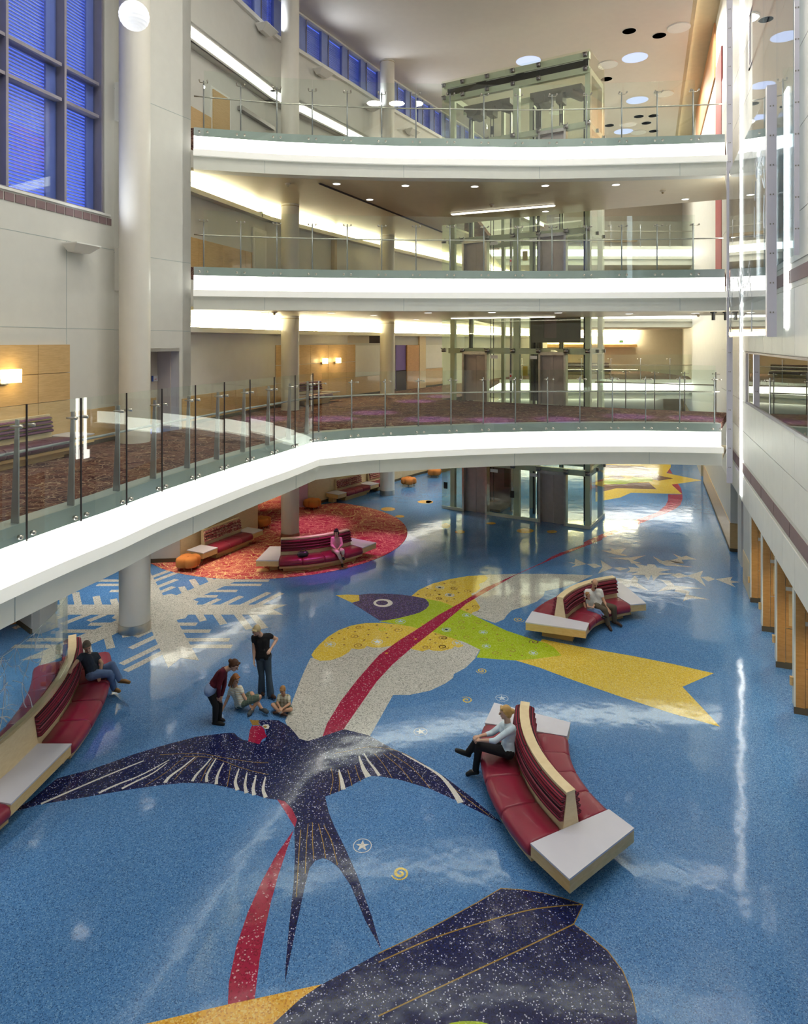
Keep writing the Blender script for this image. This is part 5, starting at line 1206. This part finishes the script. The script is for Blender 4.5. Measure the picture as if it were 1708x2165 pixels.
    for q in 'LR':
        s_ = MB(); an, to = g('an' + q), g('to' + q); d = (to - an).normalized(); dz = Vector((0, 0, 1))
        heel = an - Vector((d.x, d.y, 0)).normalized() * .035 * k + Vector((0, 0, -.025 * k))
        cap(s_, heel, an.lerp(to, .55), .042 * k, .046 * k); cap(s_, an.lerp(to, .5), to, .046 * k, .036 * k)
        if shoes == 'shoe_slate': cap(s_, an.lerp(to, .6), to, .055 * k, .048 * k)
        fuse(s_, 'shoe', shoes, t, .010, 2)
        if socks:
            kn = g('kn' + q); m_ = MB(); m_.tube([an.lerp(kn, .02), an.lerp(kn, .2)], [.046 * k, .044 * k], 12); m_.build('sock', 'sock_white', t, True)
    return t
Z3c = lambda X, Y, d: J(380 + X / 5.693, 1280 + Y / 5.693, d)
# standing woman, hand on hip
person('standing woman in black top and flared jeans, one hand on her hip', dict(hd=Z3c(922, 305, 14.35), nk=Z3c(965, 372, 14.5), shL=Z3c(1072, 362, 14.55), shR=Z3c(890, 385, 14.5), elL=Z3c(1168, 405, 14.72), wrL=Z3c(1098, 520, 14.5), elR=Z3c(893, 520, 14.5), wrR=Z3c(893, 648, 14.42),
       hpL=Z3c(1050, 610, 14.5), hpR=Z3c(962, 612, 14.52), knL=Z3c(1070, 845, 14.46), knR=Z3c(985, 845, 14.5), anL=Z3c(1092, 1075, 14.45), anR=Z3c(985, 1050, 14.55), toL=Z3c(1145, 1110, 14.32), toR=Z3c(1005, 1075, 14.4)),
       .97, 'skin_fair', (-.35, -.75, -.55), (0, -.45, .9), 'hair_ash', 'short', 'cloth_black', .16, 'denim_dark', .97, 'shoe_brown', .03, curl=(.7, .4), palms=((-.3, 0, -.5), (1, 0, 0)), low_neck=True)
# bending woman
person('woman bending forward in maroon cardigan and black trousers, hands on her knees', dict(hd=Z3c(655, 722, 13.45), nk=Z3c(592, 752, 13.5), shL=Z3c(545, 770, 13.62), shR=Z3c(515, 800, 13.36), elL=Z3c(535, 960, 13.62), wrL=Z3c(505, 1085, 13.55), elR=Z3c(470, 985, 13.3), wrR=Z3c(468, 1100, 13.38),
       hpL=Z3c(372, 1000, 13.62), hpR=Z3c(362, 1020, 13.42), knL=Z3c(478, 1195, 13.58), knR=Z3c(432, 1205, 13.42), anL=Z3c(475, 1368, 13.6), anR=Z3c(425, 1408, 13.46), toL=Z3c(530, 1388, 13.56), toR=Z3c(525, 1430, 13.40)),
       .97, 'skin_fair', (.8, -.2, -.55), (.55, -.1, .83), 'hair_brown', 'bun', 'cloth_maroon', .97, 'cloth_black', .98, 'shoe_black', curl=(.6, .5), palms=((0, 0, -1), (0, .5, -.5)), cardigan='cloth_sky')
# girl on the floor
person('girl with long auburn hair seated on the floor, striped shirt and plaid shorts', dict(hd=Z3c(672, 885, 13.9), nk=Z3c(665, 965, 13.95), shL=Z3c(728, 992, 13.9), shR=Z3c(618, 1005, 14.0), elR=Z3c(572, 1128, 14.0), wrR=Z3c(524, 1232, 13.94), elL=Z3c(775, 1100, 13.85), wrL=Z3c(835, 1180, 13.85),
       hpL=Z3c(760, 1170, 13.88), hpR=Z3c(712, 1185, 14.02), knR=Z3c(865, 1062, 13.95), anR=Z3c(985, 1240, 13.84), toR=Z3c(1050, 1282, 13.74), knL=Z3c(962, 1102, 13.9), anL=Z3c(868, 1262, 13.85), toL=Z3c(835, 1308, 13.72)),
       .86, 'skin_warm', (.75, -.55, -.45), (.2, -.2, .95), 'hair_auburn', 'long', 'cloth_striped', .24, 'plaid_green', .42, 'shoe_slate', palms=((0, 0, -1), (0, 0, -1)), root=Z3c(720, 1240, 14.03))
# boy on the floor
person('small boy sitting cross-legged on the floor in a plaid shirt', dict(hd=Z3c(1238, 1020, 13.85), nk=Z3c(1248, 1075, 13.95), shL=Z3c(1308, 1098, 13.95), shR=Z3c(1198, 1090, 13.98), elL=Z3c(1322, 1185, 13.85), wrL=Z3c(1240, 1240, 13.72), elR=Z3c(1175, 1175, 13.88), wrR=Z3c(1205, 1225, 13.74),
       hpL=Z3c(1290, 1222, 13.98), hpR=Z3c(1222, 1215, 14.0), knL=Z3c(1338, 1252, 13.78), anL=Z3c(1185, 1280, 13.76), toL=Z3c(1130, 1292, 13.78), knR=Z3c(1118, 1195, 13.86), anR=Z3c(1225, 1300, 13.72), toR=Z3c(1285, 1325, 13.66)),
       .72, 'skin_warm', (-.2, -.8, -.55), (0, -.4, .9), 'hair_sand', 'crop', 'plaid_mixed', .30, 'plaid_green', .34, 'shoe_brown', root=Z3c(1250, 1262, 13.97), socks=True)
# seated blonde woman
Z4c = lambda X, Y, d: J(900 + X / 3.416, 1440 + Y / 3.416, d)
person('blonde woman in pale blue sweater sitting with crossed legs on the bench', dict(hd=Z4c(575, 228, 11.55), nk=Z4c(592, 290, 11.55), shL=Z4c(628, 340, 11.42), shR=Z4c(560, 315, 11.75), elL=Z4c(500, 432, 11.35), wrL=Z4c(395, 428, 11.5), elR=Z4c(478, 375, 11.72), wrR=Z4c(388, 398, 11.6),
       hpL=Z4c(598, 515, 11.45), hpR=Z4c(585, 495, 11.7), knR=Z4c(365, 440, 11.68), anR=Z4c(300, 525, 11.72), toR=Z4c(222, 500, 11.68), knL=Z4c(385, 470, 11.6), anL=Z4c(358, 645, 11.82), toL=Z4c(300, 672, 11.85)),
       1.0, 'skin_fair', (-.93, .1, -.1), (0, 0, 1), 'hair_blonde', 'bun', 'cloth_pale', .72, 'cloth_black', .97, 'shoe_black', .004, curl=(1.1, 1.0), palms=((0, .3, -1), (0, 0, -1)), root=Z4c(600, 560, 11.6))
# father and child
Z5c = lambda X, Y, d: J(1060 + X / 5.0235, 1180 + Y / 5.0235, d)
person('balding man in white polo and brown trousers with a goatee, arm round a boy', dict(hd=Z5c(995, 268, 18.2), nk=Z5c(990, 325, 18.35), shL=Z5c(1052, 352, 18.4), shR=Z5c(895, 355, 18.4), elL=Z5c(1088, 455, 18.3), wrL=Z5c(1132, 535, 18.1), elR=Z5c(872, 465, 18.35), wrR=Z5c(898, 545, 18.2),
       hpL=Z5c(1050, 495, 18.4), hpR=Z5c(975, 500, 18.35), knL=Z5c(1195, 525, 18.05), anL=Z5c(1200, 668, 18.08), toL=Z5c(1270, 718, 17.98), knR=Z5c(1098, 550, 17.92), anR=Z5c(1132, 705, 17.9), toR=Z5c(1165, 765, 17.76)),
       1.03, 'skin_warm', (.05, -.85, -.4), (0, -.2, .97), 'hair_brown', 'bald', 'cloth_white', .26, 'cloth_taupe', .97, 'shoe_brown', .01, 'hair_brown', palms=((0, 0, -1), (0, -.3, -1)), fat=1.12, root=Z5c(1000, 530, 18.3))
person('little boy in jeans leaning against the man in the white polo', dict(hd=Z5c(918, 388, 18.05), nk=Z5c(930, 428, 18.1), shL=Z5c(960, 448, 18.15), shR=Z5c(905, 450, 18.1), elL=Z5c(985, 505, 18.1), wrL=Z5c(975, 515, 17.98), elR=Z5c(918, 515, 18.0), wrR=Z5c(955, 520, 17.92),
       hpL=Z5c(965, 548, 18.1), hpR=Z5c(930, 550, 18.05), knL=Z5c(1040, 562, 17.92), anL=Z5c(1085, 608, 17.86), toL=Z5c(1118, 625, 17.80), knR=Z5c(1015, 580, 17.86), anR=Z5c(1062, 622, 17.82), toR=Z5c(1095, 638, 17.76)),
       .60, 'skin_fair', (.75, -.5, .2), (-.1, 0, 1), 'hair_sand', 'crop', 'cloth_grey', .26, 'denim_blue', .93, 'shoe_black', root=Z5c(940, 565, 18.1), socks=True)
# woman in pink
Z6c = lambda X, Y, d: J(540 + X / 6.57, 1090 + Y / 6.57, d)
person('dark-haired woman in pink sweater and cream trousers sitting on the carpet bench', dict(hd=Z6c(1122, 235, 23.0), nk=Z6c(1122, 290, 23.05), shL=Z6c(1182, 318, 23.1), shR=Z6c(1068, 318, 23.1), elL=Z6c(1200, 405, 23.0), wrL=Z6c(1160, 452, 22.85), elR=Z6c(1060, 415, 23.0), wrR=Z6c(1112, 462, 22.85),
       hpL=Z6c(1162, 468, 23.08), hpR=Z6c(1098, 470, 23.08), knL=Z6c(1212, 490, 22.75), anL=Z6c(1216, 580, 22.72), toL=Z6c(1228, 608, 22.6), knR=Z6c(1150, 525, 22.62), anR=Z6c(1208, 665, 22.78), toR=Z6c(1205, 705, 22.66)),
       1.0, 'skin_warm', (-.1, -.95, -.2), (0, 0, 1), 'hair_black', 'bob', 'cloth_pink', .86, 'cloth_cream', .72, 'shoe_black', root=Z6c(1130, 500, 23.05))
# reclining man
Z1c = lambda X, Y, d: J(X / 3.416, 1200 + Y / 3.416, d)
person('grey-haired man in dark polo and jeans lounging on the long bench', dict(hd=Z1c(628, 570, 14.25), nk=Z1c(632, 625, 14.35), shL=Z1c(690, 632, 14.55), shR=Z1c(590, 640, 14.2), elR=Z1c(545, 690, 14.0), wrR=Z1c(520, 728, 13.8), elL=Z1c(735, 692, 14.45), wrL=Z1c(722, 765, 14.3),
       hpL=Z1c(690, 768, 14.5), hpR=Z1c(660, 772, 14.25), knL=Z1c(808, 700, 14.55), anL=Z1c(868, 812, 14.5), toL=Z1c(932, 828, 14.4), knR=Z1c(788, 765, 14.35), anR=Z1c(825, 878, 14.62), toR=Z1c(862, 892, 14.5)),
       1.02, 'skin_tan', (.55, -.65, -.5), (0, -.3, .95), 'hair_grey', 'crop', 'cloth_navy', .26, 'denim_blue', .95, 'shoe_tan', .012, 'hair_grey', palms=((0, 0, -1), (0, 0, -1)), fat=1.1, root=Z1c(655, 795, 14.35))
# ================================================================== SMALL THINGS
# handbag on the carpet bench
p = Z6c(660, 560, 22.5)
t = thing('handbag', 'black quilted handbag lying on the carpet bench beside the woman in pink', 'bag', (p.x, p.y, .46))
rows = []
for i in range(9):
    f = i / 8; w_ = .085 * (1 - abs(2 * f - 1) ** 4) ** .5 + .02
    rows.append([(-.2 + .4 * f, w_ * math.cos(a), .09 + w_ * .95 * math.sin(a)) for a in [2 * math.pi * k / 10 for k in range(10)]])
MB().sweep(rows).build('body', 'bag_black', t, True, local=True, fix=True)
MB().tube([(-.1, 0, .17), (-.08, 0, .24), (0, 0, .27), (.08, 0, .24), (.1, 0, .17)], .012, 6).build('handle', 'bag_black', t, True, local=True)
t.rotation_euler = (0, 0, .35)
# white lantern globe
def globe(u, v, d, r, label):
    p = J(u, v, d); t = thing('globe_pendant', label, 'pendant lamp', (p.x, p.y, p.z))
    prof = []
    for i in range(61):
        a = -math.pi / 2 + math.pi * i / 60; q = r * (1 + .022 * math.sin(i * math.pi / 2.5)); prof.append((max(.004, q * math.cos(a)), q * .97 * math.sin(a)))
    MB().lathe((p.x, p.y, p.z), prof, 32).build('shade', 'globe_glow', t, True)
    MB().lathe((p.x, p.y, p.z + r * .93), [(.05, 0), (.05, .08), (.012, .1)], 12).build('cap', 'panel_white', t)
    MB().tube([(p.x, p.y, p.z + r), (p.x, p.y, ZC)], .008, 6).build('cord', 'black_metal', t)
    l = bpy.data.lights.new('globe_lamp', 'POINT'); l.energy = 40; l.color = (1, .98, .95); l.shadow_soft_size = r
    return t
globe(283.5, 33.5, 12.0, .262, 'ribbed white globe pendant hanging in front of the first column')
# uplights on the left wall
def uplight(W, u, v, label, s=1.0, power=260, z=None):
    tt = W.t_of(u); zz = W.z_of(u, v) if z is None else z; p = W.pt(tt, zz, 0.0)
    t = thing('wall_uplight', label, 'wall lamp', (p.x, p.y, p.z), 0, 'wedge uplights')
    L, D = .95 * s, .50 * s
    q = lambda a, o, h: tuple(W.pt(tt + a, zz + h, o))
    MB().hexa([q(-L * .32, .12, -.2 * s), q(-L * .32, .3, -.2 * s), q(L * .32, .3, -.2 * s), q(L * .32, .12, -.2 * s)][::-1], [q(-L / 2, .08, 0), q(-L / 2, .08 + D, 0), q(L / 2, .08 + D, 0), q(L / 2, .08, 0)][::-1]).build('housing', 'panel_white', t, fix=True)
    MB().wbox(W, tt - L / 2, tt + L / 2, zz, zz + .03, .08, .08 + D).build('top_frame', 'panel_white', t)
    MB().tube([q(0, 0, -.1), q(0, .16, -.1)], .05, 10).build('arm', 'steel', t)
    c = W.pt(tt, zz + .08, .08 + D * .6); g_ = W.pt(tt, ZC, 3.0 + (ZC - zz) * .55)
    spot('uplight_lamp', c, power, (.82, .89, 1.0), 125, g_, 1.0, .2)
    return t
uplight(WA, 152, 520, 'white wedge uplight on the near wall below the tall blue window', .9, 420)
for tt_, lb_ in ((5.2, 'added white wedge uplight on the near wall nearest the camera, outside the view'), (9.4, 'second added white wedge uplight on the near wall, outside the view')): uplight(WA, 854 + F_PX * (WA.pt(tt_, 0).x / WA.pt(tt_, 0).y), 0, lb_, .9, 1200, 10.6)  # unseen uplights added to brighten the ceiling
uplight(WA, 0, 0, 'white wedge uplight high on the near wall, nearest the camera', .9, 330, 11.0) if False else None
for W, u, v, lb_ in ((WC, 549, 62, 'white wedge uplight just before the second column under the clerestory'), (WD, 672, 154, 'white wedge uplight just past the second column under the clerestory'),
                    (WD, 775, 226, 'white wedge uplight just before the third column under the clerestory'), (WE, 862, 279, 'white wedge uplight past the third column, low behind the top railing')):
    uplight(W, u, v, lb_, 1.0, 270)
# wall sconces on the wood panels
def sconce(W, u, v, label, w_=.3, h=.24, o=.12):
    tt = W.t_of(u); zz = W.z_of(u, v); p = W.pt(tt, zz, o)
    t = thing('wall_sconce', label, 'wall lamp', (p.x, p.y, p.z), 0, 'glowing sconces')
    MB().wbox(W, tt - w_ / 2, tt + w_ / 2, zz - h / 2, zz + h / 2, o, o + .1).build('shade', 'sconce_glow', t)
    MB().wbox(W, tt - w_ * .5, tt - w_ * .1, zz - h * .62, zz - h * .2, 0.02, o + .02).build('bracket', 'steel', t)
    c = W.pt(tt, zz, o + .25); l = bpy.data.lights.new('sconce_lamp', 'POINT'); l.energy = 14; l.color = (1, .75, .35); l.shadow_soft_size = .1
    q = bpy.data.objects.new('sconce_lamp', l); q.location = c; COL.objects.link(q)
sconce(WD, 681, 763, 'glowing square sconce on the wood panel, nearer the second column'); sconce(WD, 709, 762, 'glowing square sconce on the wood panel, nearer the light board')
sconce(WA, 8, 795, 'wide glowing sconce on the near wood panelling at the picture edge', .48, .30, .16)
# exit signs, notices
def exit_sign(p, yaw, label):
    t = thing('exit_sign', label, 'sign', p); MB().obox((p[0], p[1], p[2]), yaw, .17, .03, .1).build('case', 'black_metal', t)
    dx, dy = math.sin(yaw), -math.cos(yaw)
    fc = bpy.data.curves.new('lettering', 'FONT'); fc.body = 'EXIT'; fc.size = .15; fc.align_x = 'CENTER'; fc.align_y = 'CENTER'; fc.extrude = .002
    tmp = bpy.data.objects.new('tmp', fc); COL.objects.link(tmp); dg = bpy.context.evaluated_depsgraph_get(); me = bpy.data.meshes.new_from_object(tmp.evaluated_get(dg)); COL.objects.unlink(tmp); bpy.data.objects.remove(tmp)
    me.materials.clear(); me.materials.append(M['exit_green']); o = bpy.data.objects.new('lettering', me); COL.objects.link(o); o.parent = t; o.location = (dx * .034, dy * .034, 0); o.rotation_euler = (math.pi / 2, 0, yaw)
p = WC.pt(WC.t_of(546, -.3), WC.z_of(546, 453, -.3), -.3); exit_sign(p, .2, 'small green exit sign above the pale door on the middle bridge corridor')
p = J(914, 508, 38.0); exit_sign(p, .2, 'small green exit sign under the cove far along the middle corridor')
p = J(1367, 722.6, 53.0); exit_sign((p.x, 59.2, 7.8), 0, 'small green exit sign on the far end wall beyond the lifts')
MB_ = MB().wbox(WB, d1 - .25, d1 - .04, WB.z_of(368, 808), WB.z_of(368, 796), -.88, -.86)
t = thing('door_sign', 'small white and blue plate beside the doorway on the walkway wall', 'sign', WB.pt(d1 - .15, WB.z_of(368, 802), -.87)); MB_.build('plate', 'sign_white', t)
MB().wbox(WB, d1 - .28, d1 - .22, WB.z_of(368, 808), WB.z_of(368, 796), -.875, -.855).build('blue_edge', 'sign_blue', t); MB().wbox(WB, d1 - .17, d1 - .10, WB.z_of(368, 804), WB.z_of(368, 802.5), -.87, -.855).build('red_mark', 'sign_red', t)
# cameras / sprinklers under the soffits
for u, v, z, lb_ in ((608, 388, Z4 - SOF, 'small dome sensor in the tan soffit before the second column'), (1039, 432, Z4 - SOF, 'small dome sensor in the tan soffit over the lifts'), (1401, 403, Z4 - SOF, 'small dome sensor in the tan soffit near the right wall'), (580, 659, Z3 - SOF, 'small dome sensor under the middle bridge before the second column'), (1476, 663, Z3 - SOF, 'small dome sensor under the middle bridge near the right wall')):
    p = G(u, v, z); t = thing('ceiling_sensor', lb_, 'sensor', (p.x, p.y, z)); MB().lathe((p.x, p.y, z), [(.10, 0), (.10, -.03), (.05, -.05)], 14).build('base', 'wall_beige', t); MB().ball((p.x, p.y, z - .07), .045, .045, .05, 10, 8).build('dome', 'slot_brown', t)
for u, v, lb_ in ((1508, 664, 'black cylinder spotlight on the track by the right wall, outer one'), (1534, 662, 'black cylinder spotlight on the track by the right wall, nearest the wall')):
    p = J(u, v, 22.6); t = thing('spotlight', lb_, 'spotlight', (p.x, p.y, Z3 - SOF)); MB().lathe((p.x, p.y, Z3 - SOF), [(.06, 0), (.06, -.28)], 14).build('barrel', 'black_metal', t); MB().lathe((p.x, p.y, Z3 - SOF), [(.1, 0), (.1, -.04)], 14).build('mount', 'black_metal', t)
# ceiling: pale skylight discs and dark round recesses, their shade a flat dark disc
for u, v, lb_ in ((1342, 122, 'pale round ceiling light in the tan ceiling, nearest of the four'), (1347, 212, 'pale round ceiling light in the tan ceiling, behind the top railing'), (1318, 278, 'pale round ceiling light low behind the top railing'), (1117, 129, 'pale round ceiling light half hidden by the lift crown')):
    p = G(u, v, ZC); t = thing('ceiling_light', lb_, 'ceiling light', (p.x, p.y, ZC)); MB().lathe((p.x, p.y, ZC), [(.64, -.002), (.64, .03), (.6, .03)], 36).build('ring', 'panel_white', t); MB().lathe((p.x, p.y, ZC), [(.0, -.006), (.62, -.006)], 36).build('diffuser', 'disc_light', t)
for i, (u, v) in enumerate(((1330, 65.5), (1393.6, 75), (1282, 167), (1350.5, 246), (1381, 244.5), (1366.5, 260), (1288, 265), (1381.5, 277))):
    p = G(u, v, ZC); t = thing('ceiling_recess', ['dark round recess in the ceiling, nearer the left of the front pair', 'dark round recess in the ceiling, nearer the slot of the front pair', 'dark round recess beside the glass lift crown', 'dark round recess above the handrail, middle of a cluster', 'dark round recess above the handrail nearest the slot', 'dark round recess below the cluster over the handrail', 'dark round recess low beside the lift glass', 'dark round recess lowest by the railing clamp'][i], 'recess', (p.x, p.y, ZC))
    MB().lathe((p.x, p.y, ZC), [(.30, -.004), (.335, -.012), (.335, .02), (.30, .02)], 28).build('rim', 'panel_white', t); MB().lathe((p.x, p.y, ZC), [(.0, -.0145), (.30, -.0145)], 28).build('shade_disc', 'dark_opening', t)
for i, (x, y) in enumerate(CEIL_FILL + FAR_FILL):
    t = thing('ceiling_light', ORD[i] + ' of the round fill lights added overhead before and beyond the bridges', 'ceiling light', (x, y, ZC), 0, 'added hall fill lights'); MB().lathe((x, y, ZC), [(.5, -.06), (.5, .0)], 28).build('housing', 'panel_white', t)
# glass art panes before the right wall with their metal channels
def art(label, t0, t1, z0, z1, off, c0, c1, zc0, zc1, seed, n):
    p = RW.pt(rt(t0), z0, off); t = thing('glass_artwork', label, 'artwork', (p.x, p.y, z0))
    st = (t1 - t0) / 3
    for i in range(3): MB().wbox(RW, rt(t0 + i * st) + .004, rt(t0 + (i + 1) * st) - .004, z0, z1, off, off + .015).build('glass_pane', 'art_glass', t)
    for (a, b, o0, o1, za, zb) in c0: 
        ch_ = MB().wbox(RW, rt(a), rt(b), za, zb, o0, o1).build('channel', 'fascia_lilac', t)
        z = za + .5
        while z < zb: MB().wbox(RW, rt(a) - .006, rt(a), z, z + .03, o0 + .05, o0 + .075).build('bolt', 'steel_dark', ch_); MB().wbox(RW, rt(a) - .006, rt(a), z, z + .03, o1 - .075, o1 - .05).build('bolt', 'steel_dark', ch_); z += .62
    m = MB(); r_ = random.Random(seed)
    def br(a, z, ang, L, r, dep):
        pts = []
        for i in range(6):
            pts.append(RW.pt(rt(min(max(a, t0 + .05), t1 - .05)), min(max(z, z0 + .05), z1 - .05), off + .02)); a += math.cos(ang) * L / 5; z += math.sin(ang) * L / 5; ang += r_.uniform(-.25, .25)
        m.tube(pts, [r * (1 - i / 9) for i in range(6)], 4)
        if dep:
            for k in range(3): br(a, z, ang + r_.uniform(-.9, .9), L * .62, r * .65, dep - 1)
    for k in range(n): br(r_.uniform(t0 + .6, t1 - .6), r_.choice((z0 + .1, z0 + .1, z0 + 2.4)), 1.57 + r_.uniform(-.2, .2), .75, .012, 3)
    m.build('etched_branches', 'etch_white', t, kind='stuff'); return t
plain('fascia_lilac', (.62, .61, .70), .4, var=.02)
art('tall glass artwork etched with bare trees in front of the right wall', .1, 7.9, 7.94, 13.25, .42, [(-.12, .08, .34, .52, 7.9, 13.2), (7.95, 8.08, .30, .47, 3.2, 22.0)], None, 0, 0, 3, 7)
art('upper bluish glass artwork close to the right wall above the window', -.9, 4.6, 9.5, 18.5, .16, [(-1.0, -.96, .09, .17, 9.5, 18.5)], None, 0, 0, 9, 0)
# niche partitions along the right wall
for k in range(5):
    tk = 6.32 - 2.1 * k
    lb_ = ['farthest wood-panelled partition under the right wall, beside the white wall', 'second wood-panelled partition from the white wall end', 'third wood-panelled partition from the white wall end', 'nearest wood-panelled partition in view, at the picture edge', 'wood-panelled partition nearest the camera, outside the view'][k]
    p = RW.pt(rt(tk), 0, 0); t = thing('niche_partition', lb_, 'partition', (p.x, p.y, 0))
    MB().wbox(RW, rt(tk), rt(tk + .16), 0, 2.58, -2.2, -.03).build('body', 'wall_white', t)
    MB().wbox(RW, rt(tk - .03), rt(tk), 0, .14, -2.2, 0).build('base', 'base_dark', t)
    MB().wbox(RW, rt(tk - .02), rt(tk + .16), .14, 2.58, -.03, 0.0).build('end_cap', 'fascia_white', t)
    MB().wbox(RW, rt(tk - .02), rt(tk), .14, 2.58, -.2, -.03).build('stile', 'maple_deep', t)
    for z0, z1 in ((.15, .95), (.97, 1.85), (1.95, 2.57)):
        fr = MB().wbox(RW, rt(tk - .02), rt(tk), z0, z1, -1.8, -.21).build('wood_panel', 'maple_deep', t)
        if z0 > .5: MB().wbox(RW, rt(tk - .032), rt(tk - .02), z0 + .06, z1 - .06, -1.7, -.27).build('raised_panel', 'maple', fr)
    MB().wbox(RW, rt(tk + .04), rt(tk + .12), .55, .72, 0.0, .06).build('bumper', 'maple', t)

# small fill lights added in the right-hand niche soffit to brighten the partitions
for k in range(5):
    q = RW.pt(rt(5.1 - 2.1 * k), 2.58, -.55)
    t = thing('niche_fill', ['farthest', 'second', 'third', 'fourth', 'fifth'][k] + ' small round light added in the low soffit over the wood partitions', 'downlight', (q.x, q.y, 2.58), 0, 'added niche lights')
    MB().lathe((q.x, q.y, 2.58), [(.07, -.012), (.09, -.012), (.09, .002), (.07, .002)], 14).build('trim_ring', 'panel_white', t); MB().lathe((q.x, q.y, 2.58), [(0, -.014), (.069, -.014)], 14).build('lens', 'downlight_glow', t)
    spot('can_lamp', (q.x, q.y, 2.55), 130, (1, .86, .6), 120, (q.x, q.y, 0), .8, .06)
